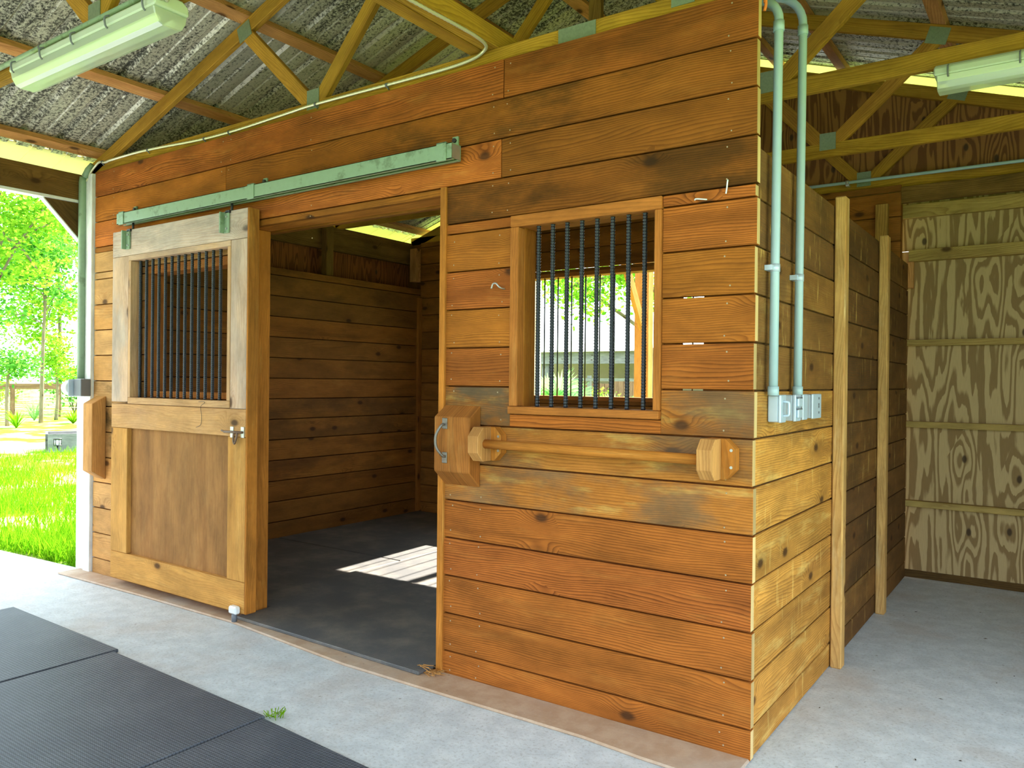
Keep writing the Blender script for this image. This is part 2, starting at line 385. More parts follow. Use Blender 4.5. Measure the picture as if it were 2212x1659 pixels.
class MB:
    def __init__(s):
        s.v, s.f, s.uv, s.t, s.mi, s.sm = [], [], [], [], [], []

    def face(s, idx, uv=None, tn=(1, 0, 0, 1), mi=0, sm=False):
        s.f.append(tuple(idx))
        s.uv.append(uv or [(0.0, 0.0)] * len(idx))
        s.t.append(tn)
        s.mi.append(mi)
        s.sm.append(sm)

    def obox(s, c, a, b, d, tn=None, mi=0):
        """box from a centre and three half vectors; the grain runs along a"""
        c, a, b, d = Vector(c), Vector(a), Vector(b), Vector(d)
        if a.cross(b).dot(d) < 0:
            d = -d
        tn = tn or rtone()
        o = len(s.v)
        for i in (-1, 1):
            for j in (-1, 1):
                for k in (-1, 1):
                    s.v.append(c + a * i + b * j + d * k)
        la, lb, ld = a.length * 2, b.length * 2, d.length * 2
        U, V = random.uniform(0, 50), random.uniform(0, 50)

        def ix(i, j, k):
            return o + i * 4 + j * 2 + k
        s.face([ix(0, 0, 1), ix(1, 0, 1), ix(1, 1, 1), ix(0, 1, 1)], [(U, V), (U + la, V), (U + la, V + lb), (U, V + lb)], tn, mi)
        V2 = V + 0.7
        s.face([ix(0, 1, 0), ix(1, 1, 0), ix(1, 0, 0), ix(0, 0, 0)], [(U, V2 + lb), (U + la, V2 + lb), (U + la, V2), (U, V2)], tn, mi)
        s.face([ix(0, 1, 1), ix(1, 1, 1), ix(1, 1, 0), ix(0, 1, 0)], [(U, V + lb), (U + la, V + lb), (U + la, V + lb + ld), (U, V + lb + ld)], tn, mi)
        s.face([ix(0, 0, 0), ix(1, 0, 0), ix(1, 0, 1), ix(0, 0, 1)], [(U, V - ld), (U + la, V - ld), (U + la, V), (U, V)], tn, mi)
        e = (U * 3.7, V + 9)
        s.face([ix(1, 0, 0), ix(1, 1, 0), ix(1, 1, 1), ix(1, 0, 1)], [(e[0], e[1]), (e[0] + lb * .2, e[1]), (e[0] + lb * .2, e[1] + ld), (e[0], e[1] + ld)], tn, mi)
        s.face([ix(0, 0, 0), ix(0, 0, 1), ix(0, 1, 1), ix(0, 1, 0)], [(e[0], e[1]), (e[0] + ld * .2, e[1]), (e[0] + ld * .2, e[1] + lb), (e[0], e[1] + lb)], tn, mi)
        return s

    def bx(s, x0, x1, y0, y1, z0, z1, g='x', tn=None, mi=0):
        c = ((x0 + x1) / 2, (y0 + y1) / 2, (z0 + z1) / 2)
        h = (Vector((abs(x1 - x0) / 2, 0, 0)), Vector((0, abs(y1 - y0) / 2, 0)), Vector((0, 0, abs(z1 - z0) / 2)))
        order = {'x': (0, 2, 1), 'y': (1, 2, 0), 'z': (2, 0, 1)}[g]
        return s.obox(c, h[order[0]], h[order[1]], h[order[2]], tn, mi)

    def bar(s, p0, p1, wid, thk, up=(0, 1, 0), tn=None, mi=0):
        """lumber from p0 to p1: wid across, thk along up"""
        p0, p1 = Vector(p0), Vector(p1)
        a = (p1 - p0)
        up = Vector(up).normalized()
        b = a.cross(up).normalized()
        return s.obox((p0 + p1) / 2, a / 2, b * wid / 2, up * thk / 2, tn, mi)

    def prism(s, pts, ext, tn=None, mi=0, grain=None):
        """closed planar polygon extruded by ext"""
        tn = tn or rtone()
        pts = [Vector(p) for p in pts]
        ext = Vector(ext)
        n = Vector((0, 0, 0))
        for i in range(len(pts)):
            n += (pts[i] - pts[0]).cross(pts[(i + 1) % len(pts)] - pts[0])
        if n.dot(ext) > 0:
            pts = pts[::-1]
        g = Vector(grain).normalized() if grain else (pts[1] - pts[0]).normalized()
        nn = ext.normalized()
        w = g.cross(nn)
        o = len(s.v)
        U, V = random.uniform(0, 50), random.uniform(0, 50)
        s.v += pts + [p + ext for p in pts]
        k = len(pts)
        uvf = [(U + p.dot(g), V + p.dot(w)) for p in pts]
        s.face(range(o, o + k), uvf, tn, mi)
        s.face([o + k + i for i in range(k)][::-1], uvf[::-1], tn, mi)
        L = ext.length
        for i in range(k):
            j = (i + 1) % k
            du = (pts[j] - pts[i]).dot(g)
            u0 = U + pts[i].dot(g)
            if abs(du) > 1e-4:
                uv = [(u0, V), (u0, V + L), (u0 + du, V + L), (u0 + du, V)]
            else:
                d = (pts[j] - pts[i]).length
                uv = [(u0, V), (u0 + L * .3, V), (u0 + L * .3, V + d), (u0, V + d)]
            s.face([o + i, o + k + i, o + k + j, o + j], uv, tn, mi)
        return s

    def tube(s, pts, r, n=10, cap=True, mi=0, tn=(1, 0, 0, 1), radii=None):
        pts = [Vector(p) for p in pts]
        o = len(s.v)
        prev = None
        L = 0.0
        for i, p in enumerate(pts):
            d = (pts[min(i + 1, len(pts) - 1)] - pts[max(i - 1, 0)]).normalized()
            if prev is None:
                ref = Vector((0, 0, 1)) if abs(d.z) < 0.9 else Vector((1, 0, 0))
                a = d.cross(ref).normalized()
            else:
                a = (prev - d * prev.dot(d)).normalized()
            prev = a
            b = d.cross(a)
            rr = radii[i] if radii else r
            for k in range(n):
                an = 2 * math.pi * k / n
                s.v.append(p + a * (rr * math.cos(an)) + b * (rr * math.sin(an)))
        for i in range(len(pts) - 1):
            l2 = L + (pts[i + 1] - pts[i]).length
            for k in range(n):
                q = (k + 1) % n
                s.face([o + i * n + k, o + i * n + q, o + (i + 1) * n + q, o + (i + 1) * n + k],
                       [(L, k * r), (L, (k + 1) * r), (l2, (k + 1) * r), (l2, k * r)], tn, mi, True)
            L = l2
        if cap:
            s.face([o + k for k in range(n)][::-1], None, tn, mi)
            e = o + (len(pts) - 1) * n
            s.face([e + k for k in range(n)], None, tn, mi)
        return s

    def build(s, name, mats, parent=None, bevel=0.0, origin=None, kind=None):
        if not isinstance(mats, (list, tuple)):
            mats = [mats]
        base = Vector((0, 0, 0))
        if parent is not None:
            pm = parent
            while pm is not None:
                base += pm.location
                pm = pm.parent
        vs = np.array([tuple(v) for v in s.v], dtype=float)
        if parent is None:
            if origin is None:
                lo, hi = vs.min(0), vs.max(0)
                origin = ((lo[0] + hi[0]) / 2, (lo[1] + hi[1]) / 2, lo[2])
            base = Vector(origin)
        me = bpy.data.meshes.new(name)
        me.from_pydata((vs - np.array(base)).tolist(), [], s.f)
        uvl = me.uv_layers.new(name='UVMap')
        flat = [c for f in s.uv for p in f for c in p]
        uvl.data.foreach_set('uv', flat)
        at = me.color_attributes.new('tone', 'FLOAT_COLOR', 'CORNER')
        at.data.foreach_set('color', [c for f, t in zip(s.f, s.t) for _ in f for c in t])
        for m in mats:
            me.materials.append(m)
        me.polygons.foreach_set('material_index', s.mi)
        me.polygons.foreach_set('use_smooth', s.sm)
        me.update()
        o = bpy.data.objects.new(name, me)
        COL.objects.link(o)
        if parent is not None:
            o.parent = parent
        else:
            o.location = base
        if bevel:
            b = o.modifiers.new('edge', 'BEVEL')
            b.width = bevel
            b.segments = 1
            b.limit_method = 'ANGLE'
            b.angle_limit = math.radians(40)
        if kind:
            o['kind'] = kind
        return o


def thing(name, label, cat, loc, group=None):
    o = bpy.data.objects.new(name, None)
    COL.objects.link(o)
    o.location = loc
    o.empty_display_size = 0.1
    return tag(o, label, cat, group)


def tag(o, label, cat, group=None):
    o['label'] = label
    o['category'] = cat
    o['kind'] = 'thing'
    if group:
        o['group'] = group
    return o


def dup(root, loc, label=None, group=None):
    r = root.copy()
    COL.objects.link(r)
    r.location = loc
    if label:
        r['label'] = label
    if group:
        r['group'] = group
    for ch in list(root.children):
        c = ch.copy()
        COL.objects.link(c)
        c.parent = r
        for g in ch.children:
            d = g.copy()
            COL.objects.link(d)
            d.parent = c
    return r


def smooth_path(pts, n=8):
    pts = [Vector(p) for p in pts]
    out = []
    P = [pts[0]] + pts + [pts[-1]]
    for i in range(1, len(P) - 2):
        for k in range(n):
            t = k / n
            a, b, c, d = P[i - 1], P[i], P[i + 1], P[i + 2]
            out.append(0.5 * ((2 * b) + (c - a) * t + (2 * a - 5 * b + 4 * c - d) * t * t + (3 * b - a - 3 * c + d) * t ** 3))
    out.append(pts[-1])
    return out


def rebar(mb, x, y, z0, z1, r, pitch=0.013, n=8):
    k = max(2, int((z1 - z0) / pitch))
    pts, rad = [], []
    for i in range(k):
        z = z0 + (z1 - z0) * i / k
        st = (z1 - z0) / k
        for dz, rr in ((0.0, r), (0.35, r), (0.5, r * 1.18), (0.75, r * 1.18)):
            pts.append((x, y, z + st * dz))
            rad.append(rr)
    pts.append((x, y, z1))
    rad.append(r)
    mb.tube(pts, r, n, radii=rad)
    return mb


# ================================================================== LARGE STRUCTURE
BACKY = 3.50                                    # stall face of the back wall
P, Z0 = 0.184, 0.12
G = 0.007

# ---- floor slab and ground
fl = MB()
fl.prism([(-8.5, -5.0, -0.12), (2.7, -5.0, -0.12), (2.7, 3.72, -0.12), (-5.06, 3.72, -0.12), (-5.06, 0.02, -0.12), (-8.5, -0.22, -0.12)], (0, 0, 0.12))
fl.build('floor', M['concrete'], kind='structure')
ln = MB()
ln.prism([(-150, -90, -0.5), (90, -90, -0.5), (90, 150, -0.5), (-150, 150, -0.5)], (0, 0, 0.47))
ln.build('lawn', M['lawn'], kind='structure')

sill = MB()
sill.prism([(-5.02, -0.165, 0.0), (-4.0, -0.135, 0), (-3.03, -0.125, 0.0), (-1.98, -0.215, 0.0), (-0.61, -0.21, 0.0), (-0.35, -0.232, 0.0), (0.0, -0.245, 0.0), (0.0, 0.0, 0.0), (-5.02, 0.0, 0.0)], (0, 0, 0.014))
sill.build('trim_1', M['sill'], bevel=0.006, kind='structure')

# ---- front stall wall
fw = MB()
T0, T1 = 0.0, 0.038
nails = []


def frow(z0, z1, segs, st=0.25, base=1.0, hue=0.8, mi=0):
    for (a, b) in segs:
        tn = (base + random.uniform(-0.13, 0.13), random.uniform(0.65 * st if mi == 2 else 0, st), random.uniform(0, hue), 1)
        fw.bx(a, b, T0 + random.uniform(-0.001, 0.001), T1, z0 + G / 2, z1 - G / 2, 'x', tn, mi)
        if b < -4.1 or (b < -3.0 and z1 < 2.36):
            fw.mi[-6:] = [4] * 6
        if b > -0.01:
            fw.mi[-2] = 3
            fw.t[-2] = (random.uniform(.7, 1.1), random.uniform(0, .3), 0, 1)


WX0, WX1, WZ0, WZ1 = -1.13, -0.38, 1.285, 2.194
for i in range(13):
    if i == 0:
        z0, z1 = 0.0, Z0
    elif i == 12:
        z0, z1 = 2.144, 2.194
    else:
        z0, z1 = Z0 + P * (i - 1), Z0 + P * i
    worn = 0.5 if i in (6, 7) else 0.2
    ends = random.choice((0.0, -0.004, 0.003))
    segs = []
    if z1 <= 1.23 or z0 > 2.2:
        segs.append((-1.515, ends))
    elif z0 < 1.285:
        segs += [(-1.515, WX0), (WX1, ends)]
        fw.bx(WX0, WX1, T0, T1, z0 + G / 2, 1.282, 'x', (1, 0.1, 0.3, 1))
    else:
        segs += [(-1.515, WX0), (WX1, ends)]
    if z0 < 1.3 and z1 > 1.3:
        segs.append((-4.85, -4.15))
    elif 1.3 <= z0 < 2.16:
        segs += [(-4.85, -4.15)]
    else:
        segs += [(-4.85, -3.05)]
    frow(z0, z1, segs, 1.0 if i in (5, 6, 7) else worn, mi=2 if i in (5, 6, 7) else 0)
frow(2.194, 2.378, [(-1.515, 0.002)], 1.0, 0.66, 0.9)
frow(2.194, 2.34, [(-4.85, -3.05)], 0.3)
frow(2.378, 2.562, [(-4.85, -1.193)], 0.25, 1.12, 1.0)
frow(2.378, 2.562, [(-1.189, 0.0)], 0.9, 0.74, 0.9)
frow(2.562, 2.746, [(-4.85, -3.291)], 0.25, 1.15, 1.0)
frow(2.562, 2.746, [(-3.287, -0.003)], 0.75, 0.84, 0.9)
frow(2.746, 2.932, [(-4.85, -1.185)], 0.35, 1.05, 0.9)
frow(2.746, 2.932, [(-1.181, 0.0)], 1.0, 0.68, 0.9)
fw.bx(-4.85, -1.515, T0, T1, 2.34, 2.374, 'x', (0.9, 0.2, 0.9, 1))
# tongues closing the joints, broken where light shows through beside the barred window
for k in range(0, 16):
    z = Z0 + P * k if k <= 11 else (2.194, 2.378, 2.562, 2.746)[k - 12]
    spans = []
    if z < 1.25:
        spans = [(-1.515, -0.01), (-4.85, -3.05)]
    elif z < 2.3:
        gap = 7 <= k <= 9
        spans = [(-1.515, WX0), (-4.85, -4.15)] + ([(WX1, -0.300), (-0.212, -0.01)] if gap else [(WX1, -0.01)])
    else:
        spans = [(-4.85, -0.01)]
    for a, b in spans:
        fw.bx(a, b, 0.024, 0.034, z - 0.012, z + 0.012, 'x', (0.5, 0.2, 0.2, 1))
# nail heads
for i in range(12):
    z0 = Z0 + P * (i - 1) if i else 0.0
    z1 = Z0 + P * i
    for x in (-0.11, -1.30 if i < 6 else -1.19, -1.47):
        for zz in (z0 + 0.03, z1 - 0.03):
            nails.append((x + random.uniform(-.012, .012), zz + random.uniform(-.008, .008)))
for z0, z1 in ((2.194, 2.378), (2.378, 2.562), (2.562, 2.746), (2.746, 2.93)):
    for x in (-0.11, -1.15, -1.24, -2.5, -3.25, -3.33, -4.6):
        for zz in (z0 + 0.03, z1 - 0.03):
            nails.append((x + random.uniform(-.012, .012), zz))
for x, z in nails:
    if -1.13 < x < -0.38 and 1.29 < z < 2.19:
        continue
    fw.tube([(x, -0.0015, z), (x, 0.002, z)], 0.0042, 7, mi=1)
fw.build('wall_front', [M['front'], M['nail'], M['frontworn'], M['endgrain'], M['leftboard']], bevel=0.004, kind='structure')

# ---- side partition (runs back from the corner)
sw = MB()
for i in range(13):
    z0, z1 = (0.0, Z0) if i == 0 else (Z0 + P * (i - 1), Z0 + P * i)
    if i == 12:
        z1 = 2.344
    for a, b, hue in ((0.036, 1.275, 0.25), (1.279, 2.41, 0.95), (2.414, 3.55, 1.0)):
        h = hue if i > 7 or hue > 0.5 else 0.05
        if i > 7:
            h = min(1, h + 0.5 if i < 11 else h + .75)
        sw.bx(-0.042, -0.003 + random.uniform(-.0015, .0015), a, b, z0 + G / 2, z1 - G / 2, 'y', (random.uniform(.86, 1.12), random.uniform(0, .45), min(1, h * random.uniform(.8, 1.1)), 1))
    if i:
        sw.bx(-0.034, -0.012, 0.04, 3.55, z0 - 0.012, z0 + 0.012, 'y', (0.4, .2, .9, 1))
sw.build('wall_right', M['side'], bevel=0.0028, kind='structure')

# ---- left lining of the stall and outer siding
lw = MB()
zz = -0.03
while zz < 2.42:
    z1 = min(zz + P, 2.43)
    lw.bx(-4.838, -4.80, 0.05, BACKY, zz + G / 2 if zz > 0 else 0.0, z1 - G / 2, 'y', (random.uniform(.82, 1.12), random.uniform(0, .5), random.uniform(0, 1), 1))
    zz += P
lw.bx(-4.84, -4.834, 0.05, BACKY, 0.0, 2.40, 'y', (0.35, 0, 0, 1))
lw.build('wall_left', M['inner'], bevel=0.0028, kind='structure')
ct = MB()
ct.bx(-0.115, -0.045, BACKY + 0.039, 3.553, 0.0, 2.79, 'z', (.6, 0, 0, 1))
ct.build('trim_8', M['inner'], kind='structure')
ct = MB()
ct.bx(-4.984, -4.801, BACKY + 0.001, 3.553, -0.02, 2.915, 'z', (.4, 0, 0, 1))
ct.build('trim_9', M['inner'], kind='structure')
sd = MB()
sd.bx(-5.00, -4.985, 0.15, 3.62, -0.02, 2.95, 'z')
sd.build('wall_left_outer', M['siding'], kind='structure')

# ---- back wall of the stall with its wide barred opening, outer plywood and gable
BX0, BX1, BZ0, BZ1 = -3.60, -1.50, 1.28, 2.46
bw = MB()
for i in range(17):
    z0, z1 = (0.0, Z0) if i == 0 else (Z0 + P * (i - 1), Z0 + P * i)
    z1 = min(z1, 2.935)
    segs = [(-4.80, -0.05)]
    if z1 > BZ0 + 0.05 and z0 < BZ1 - 0.05:
        segs = [(-4.80, BX0), (BX1, -0.05)]
    for a, b in segs:
        bw.bx(a, b, BACKY, BACKY + 0.038, z0 + G / 2, z1 - G / 2, 'x', (random.uniform(.8, 1.1), random.uniform(0, .5), random.uniform(0, 1), 1))
        if z1 < 2.9:
            bw.bx(a, b, BACKY + 0.02, BACKY + 0.034, z1 - 0.012, z1 + 0.012, 'x', (.5, 0, 0, 1))
bw.bx(BX0, BX1, BACKY, BACKY + 0.038, 2.4785, 2.512 - G / 2, 'x', (.9, .2, .3, 1))
bw.bx(BX0, BX1, BACKY, BACKY + 0.038, 1.224 + G / 2, 1.2615, 'x', (.9, .2, .3, 1))
bw.build('wall_back', M['inner'], bevel=0.0028, kind='structure')
PY = 3.60
pw = MB()
for x0, x1 in ((-0.12, 0.86), (0.864, 2.09)):
    pw.bx(x0, x1, PY, PY + 0.014, 0.03, 2.44, 'z', (random.uniform(.95, 1.08), 0, 0, 1))
    pw.bx(x0, x1, PY, PY + 0.014, 2.444, 2.92, 'z', (random.uniform(.95, 1.08), 0, 0, 1))
pw.build('wall_back_plywood', M['ply'], kind='structure')
bb = MB()
bb.bx(-0.02, 2.09, PY - 0.012, PY + 0.016, -0.01, 0.055, 'x', (.5, .3, 0, 1))
bb.build('baseboard_back', M['darkbeam'], kind='structure')
ow = MB()  # unseen wall, added and cut short to control daylight in the side bay
ow.bx(2.09, 2.104, 0.95, 2.42, 0.0, 2.92, 'z', (1, 0, 0, 1))
ow.bx(2.09, 2.104, 2.424, PY + .014, 0.0, 2.92, 'z', (1, 0, 0, 1))
ow.build('wall_right_unseen', M['ply'], kind='structure')
av = MB()  # unseen wall behind the camera, its length set for the daylight let in
for i in range(16):
    av.bx(-5.0, -2.2, -3.84, -3.80, 0.184 * i + .003, 0.184 * (i + 1) - .003, 'x')
av.build('wall_opposite_unseen', M['front'], kind='structure')
gp = MB()
RX, RZ, SL = -1.43, 4.21, 0.335                # ridge x, top of chords, slope
for x0, x1 in ((-4.95, -3.73), (-3.73, -2.51), (-2.51, -1.43), (-1.43, -0.42), (-0.42, 0.80), (0.80, 2.09)):
    za, zb = RZ - SL * abs(x0 - RX), RZ - SL * abs(x1 - RX)
    gp.prism([(x0, PY + 0.002, 2.925), (x1, PY + 0.002, 2.925), (x1, PY + 0.002, zb - 0.06), (x0, PY + 0.002, za - 0.06)], (0, 0.014, 0), (1, 0, 0, 1), grain=(0, 0, 1))
gp.build('wall_gable', M['plydark'], kind='structure')

# ---- roof sheet: ribbed profile along y, extruded down both slopes
rf = MB()
ys, zs = [], []
y = -4.6
while y < 4.15:
    for dy, dz in ((0.0, 0.0), (0.075, 0.0), (0.082, 0.006), (0.094, 0.006), (0.101, 0.0), (0.170, 0.0), (0.188, 0.020), (0.212, 0.020)):
        ys.append(y + dy)
        zs.append(dz)
    y += 0.230
for side in (-1, 1):
    xe = -5.03 if side < 0 else 2.65
    zr = RZ + 0.045
    ze = zr - SL * abs(xe - RX)
    o = len(rf.v)
    for a, b in zip(ys, zs):
        rf.v.append(Vector((RX, a, zr + b)))
        rf.v.append(Vector((xe, a, ze + b)))
    for k in range(len(ys) - 1):
        f = [o + 2 * k, o + 2 * k + 1, o + 2 * k + 3, o + 2 * k + 2]
        rf.face(f if side > 0 else f[::-1])
ro = rf.build('ceiling', M['roof'], kind='structure')
sol = ro.modifiers.new('sheet', 'SOLIDIFY')
sol.thickness = 0.0015
# added cream sheets under left and back overhangs, ground bounce painted into their colour
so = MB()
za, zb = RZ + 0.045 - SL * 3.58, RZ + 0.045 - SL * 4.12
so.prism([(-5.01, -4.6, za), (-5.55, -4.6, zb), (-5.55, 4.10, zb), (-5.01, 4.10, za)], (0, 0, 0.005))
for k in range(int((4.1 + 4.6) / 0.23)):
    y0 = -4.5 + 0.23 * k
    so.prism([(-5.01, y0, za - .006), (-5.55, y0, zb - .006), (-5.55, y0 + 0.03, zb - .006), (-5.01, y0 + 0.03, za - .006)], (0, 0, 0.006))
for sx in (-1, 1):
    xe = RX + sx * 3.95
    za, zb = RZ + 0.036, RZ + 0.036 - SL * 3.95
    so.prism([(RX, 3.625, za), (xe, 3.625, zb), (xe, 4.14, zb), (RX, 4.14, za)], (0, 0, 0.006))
so.build('trim_2', M['bounce_sheet'], kind='structure')

# ================================================================== ROOF FRAMING
def truss_z(x):
    return RZ - SL * abs(x - RX)


def truss(y, label, bottom=(-5.0, 2.14), drop=0.0):
    """W truss; y is the front face"""
    t = thing('roof_truss', label, 'roof truss', (RX, y + 0.02, 2.92), 'roof trusses across the barn')
    yc, th = y + 0.019, 0.038
    b = MB()
    b.bx(bottom[0], bottom[1], y, y + th, 2.92, 3.01, 'x', rtone(.08, 0, .3))
    b.build('bottom_chord', M['pine'], t, bevel=0.003)
    dz = 0.045 * math.sqrt(1 + SL * SL)
    for sx in (-1, 1):
        xe = -4.98 if sx < 0 else 2.12
        c = MB()
        c.bar((RX, yc, RZ - dz - drop), (xe, yc, truss_z(xe) - dz - drop), 0.09, th, (0, 1, 0), rtone(.08, 0, .6))
        c.build('top_chord', M['pine'], t, bevel=0.003)
        gx = RX + sx * 1.11
        qx = RX + sx * 1.74
        for (xa, xb, zb) in ((gx + sx * 0.03, qx, truss_z(qx) - 0.075), (gx - sx * 0.03, RX + sx * 0.06, RZ - 0.10)):
            w = MB()
            w.bar((xa, yc, 2.985 if y > 5 else 3.0), (xb, yc, zb), 0.085, th * 0.96, (0, 1, 0), rtone(.1, 0, .6))
            w.build('web', M['pine'], t, bevel=0.003)
        g = MB()
        g.bx(gx - 0.05, gx + 0.05, y - 0.003, y + 0.0, 2.965, 3.075, 'x')
        g.build('gusset_plate', M['plate'], t)
        g = MB()
        d = Vector((sx, 0, -SL)).normalized()
        g.obox((qx, y - 0.0015, truss_z(qx) - 0.07), d * 0.06, Vector((0, .0015, 0)), d.cross(Vector((0, 1, 0))) * 0.05)
        g.build('gusset_plate', M['plate'], t)
    g = MB()
    g.bx(RX + 0.52, RX + 0.71, y - 0.003, y, 2.925, 3.008, 'x')
    g.build('splice_plate', M['plate'], t)
    return t


truss(-1.190, 'roof truss carrying the clear-lensed fluorescent light, standing clear of the stall')
truss(0.0385, 'roof truss whose bottom chord caps the planked stall front')
truss(1.19, 'roof truss over the stall, its far end holding the grey tube light')
truss(2.42, 'second roof truss behind the stall front, with a dark knot hole in its chord')
truss(3.555, 'roof truss standing flat against the plywood gable', drop=0.045)

# purlins
pn = 0
for sx in (-1, 1):
    for k, (dx, lab) in enumerate(((0.42, 'below the ridge'), (0.94, 'second down from the ridge'), (1.74, 'crossing the trusses at mid slope'), (2.64, 'third down from the ridge'), (3.44, 'along the eave'))):
        x = RX + sx * dx
        d = Vector((sx, 0, -SL)).normalized()
        n = Vector((SL * sx, 0, 1)).normalized()
        p = MB()
        c = Vector((x, -0.35, truss_z(x))) + n * 0.0205
        p.obox(c, Vector((0, 4.2, 0)), d * 0.044, n * 0.0195, rtone(.1, 0, .5))
        po = p.build('roof_purlin', M['purl'], bevel=0.002)
        tag(po, 'reddish pine purlin ' + lab + (' on the slope over the lawn side' if sx < 0 else ' on the slope over the plywood side'), 'purlin', 'roof purlins')

# bracing lumber lying on the bottom chords
for x0, x1, lab in ((-1.415, -1.337, 'pine brace on the truss chords, the one without cable'), (-1.330, -1.245, 'pine brace on the truss chords with steel cable clipped under it')):
    b = MB()
    b.bx(x0, x1, -3.9, 3.5, 3.0105, 3.10, 'y', rtone(.08, 0, .3))
    tag(b.build('ceiling_brace', M['pine'], bevel=0.003), lab, 'brace', 'braces lying along the truss chords')
vp = MB()
vp.bx(-1.44, -1.355, 1.232, 1.27, 3.103, 4.09, 'z', rtone(.08, 0, 1))
tag(vp.build('king_strut', M['darkbeam'], bevel=0.003), 'dark upright strut under the ridge behind the stall front', 'strut')

# eave header, knee brace, corner post
hb = thing('eave_header', 'dark beam over the open aisle end beside the lawn', 'beam', (-5.0, -2.3, 2.72))
b = MB()
b.bx(-5.065, -4.993, -4.6, -0.001, 2.735, 2.925, 'y', (1, .3, .2, 1))
b.build('beam', M['darkbeam'], hb, bevel=0.004)
b = MB()
b.bx(-5.07, -4.991, -4.6, -0.001, 2.715, 2.735, 'y', (1, 0, 0, 1))
b.build('edge_strip', M['white'], hb)
b = MB()
b.bx(-4.98, -4.92, 0.145, 3.49, 2.70, 2.925, 'y', (1, .3, .2, 1))
tag(b.build('wall_plate_beam', M['darkbeam'], bevel=0.004), 'dark plate beam on the outer wall of the stall', 'beam')
kb = thing('knee_brace', 'triangular weathered knee brace between corner post and eave beam', 'brace', (-5.0, -0.1, 2.45))
b = MB()
b.prism([(-5.05, -0.005, 2.714), (-5.05, -0.285, 2.714), (-5.05, -0.03, 2.447), (-5.05, -0.005, 2.447)], (0.04, 0, 0), (1, .6, .1, 1), grain=(0, 0.7, -0.7))
b.build('plate', M['darkbeam'], kb)
b = MB()
b.bar((-5.03, -0.289, 2.712), (-5.03, -0.034, 2.443), 0.008, 0.05, (1, 0, 0), (1, 0, 0, 1))
b.build('edge_strip', M['white'], kb)
b = MB()
b.bx(2.11, 2.18, -3.8, 3.55, 2.62, 2.87, 'y', (1, .3, .2, 1))  # unseen beam, added to darken the roof framing on this side
tag(b.build('shade_header', M['darkbeam'], bevel=0.004), 'unseen dark header added to shade the plywood side of the aisle', 'beam')
cp = MB()
cp.bx(-5.095, -4.955, 0.0, 0.14, 0.0, 2.93, 'z', (1, 0, 0, 1))
tag(cp.build('corner_post', M['white'], bevel=0.004), 'white corner post at the lawn end of the stall', 'post')
cp = MB()
cp.bx(-4.948, -4.858, -0.022, 0.02, 0.0, 2.92, 'z', (1, 0, 0, 1))
cp.build('trim_3', M['white'], bevel=0.003, kind='structure')

# ================================================================== DOORWAY, JAMBS, DOOR
jb = MB()
jb.bx(-1.551, -1.513, -0.012, 0.15, 0.012, 2.378, 'z', rtone(.05, .1))
jb.build('trim_4', M['jamb'], bevel=0.003, kind='structure')
jb = MB()
jb.bx(-3.088, -3.05, 0.0385, 0.155, 0.012, 2.34, 'z', rtone(.05, .1))
jb.build('trim_5', M['jamb'], bevel=0.003, kind='structure')
jb = MB()
jb.bx(-3.09, -1.515, 0.0385, 0.155, 2.341, 2.376, 'x', rtone(.05, .1))
jb.bx(-3.09, -1.515, 0.16, 0.20, 2.33, 2.45, 'x', (.6, .2, .2, 1))
jb.build('trim_6', M['jamb'], bevel=0.003, kind='structure')

dr = bpy.data.objects.new('door_1', None)
COL.objects.link(dr)
dr.location = (-3.69, -0.055, 0.05)
dr['kind'] = 'structure'
dr['label'] = 'sliding stall door of pale pine with a barred window, pushed open'
DY0, DY1 = -0.092, -0.020
XL, XR = -4.43, -2.945


def dpart(name, x0, x1, z0, z1, g, mat='door', y0=DY0, y1=DY1, tn=None, parent=None, bev=0.003):
    b = MB()
    b.bx(x0, x1, y0, y1, z0, z1, g, tn or rtone(.06, .1, .2))
    return b.build(name, M[mat], parent or dr, bevel=bev)


dpart('top_rail', XL, XR, 2.258, 2.432, 'x', tn=(1, .5, .9, 1))
dpart('stile', XL, -4.225, 1.268, 2.256, 'z', tn=(1, .6, .55, 1))
dpart('stile', -3.10, XR, 1.256, 2.256, 'z', tn=(1, .4, .6, 1))
dpart('lock_rail', XL, XR, 1.092, 1.254, 'x', tn=(1, .1, .15, 1))
dpart('stile', XL, -4.225, 0.242, 1.090, 'z', tn=(.98, .0, .0, 1))
dpart('stile', -3.115, XR, 0.242, 1.090, 'z', tn=(1, .0, .0, 1))
dpart('bottom_rail', XL, XR, 0.058, 0.240, 'x', tn=(1.02, .0, .0, 1))
dpart('panel', -4.26, -3.08, 0.20, 1.11, 'z', 'doorpanel', -0.062, -0.045)
dpart('edge_board', XR + 0.0005, XR + 0.016, 0.058, 2.432, 'z', 'jamb', DY0 - 0.002, DY1, (1, .3, 0, 1))
wf = dpart('window_trim', -4.224, -3.101, 1.257, 1.300, 'x', 'door', DY0 - .002, DY1, (1, .1, .2, 1))
b = MB()
b.bx(-4.224, -3.101, DY0 - .002, DY1, 2.222, 2.256, 'x', (1, .3, .4, 1))
b.bx(-4.224, -4.194, DY0 - .002, DY1, 1.301, 2.221, 'z', (1, .2, .3, 1))
b.bx(-3.131, -3.101, DY0 - .002, DY1, 1.301, 2.221, 'z', (1, .2, .3, 1))
b.build('window_trim', M['door'], dr, bevel=0.002)
for k in range(13):
    b = rebar(MB(), -4.150 + 0.0742 * k, -0.050, 1.285, 2.235, 0.0092)
    b.build('grille_bar', M['steel'], dr)
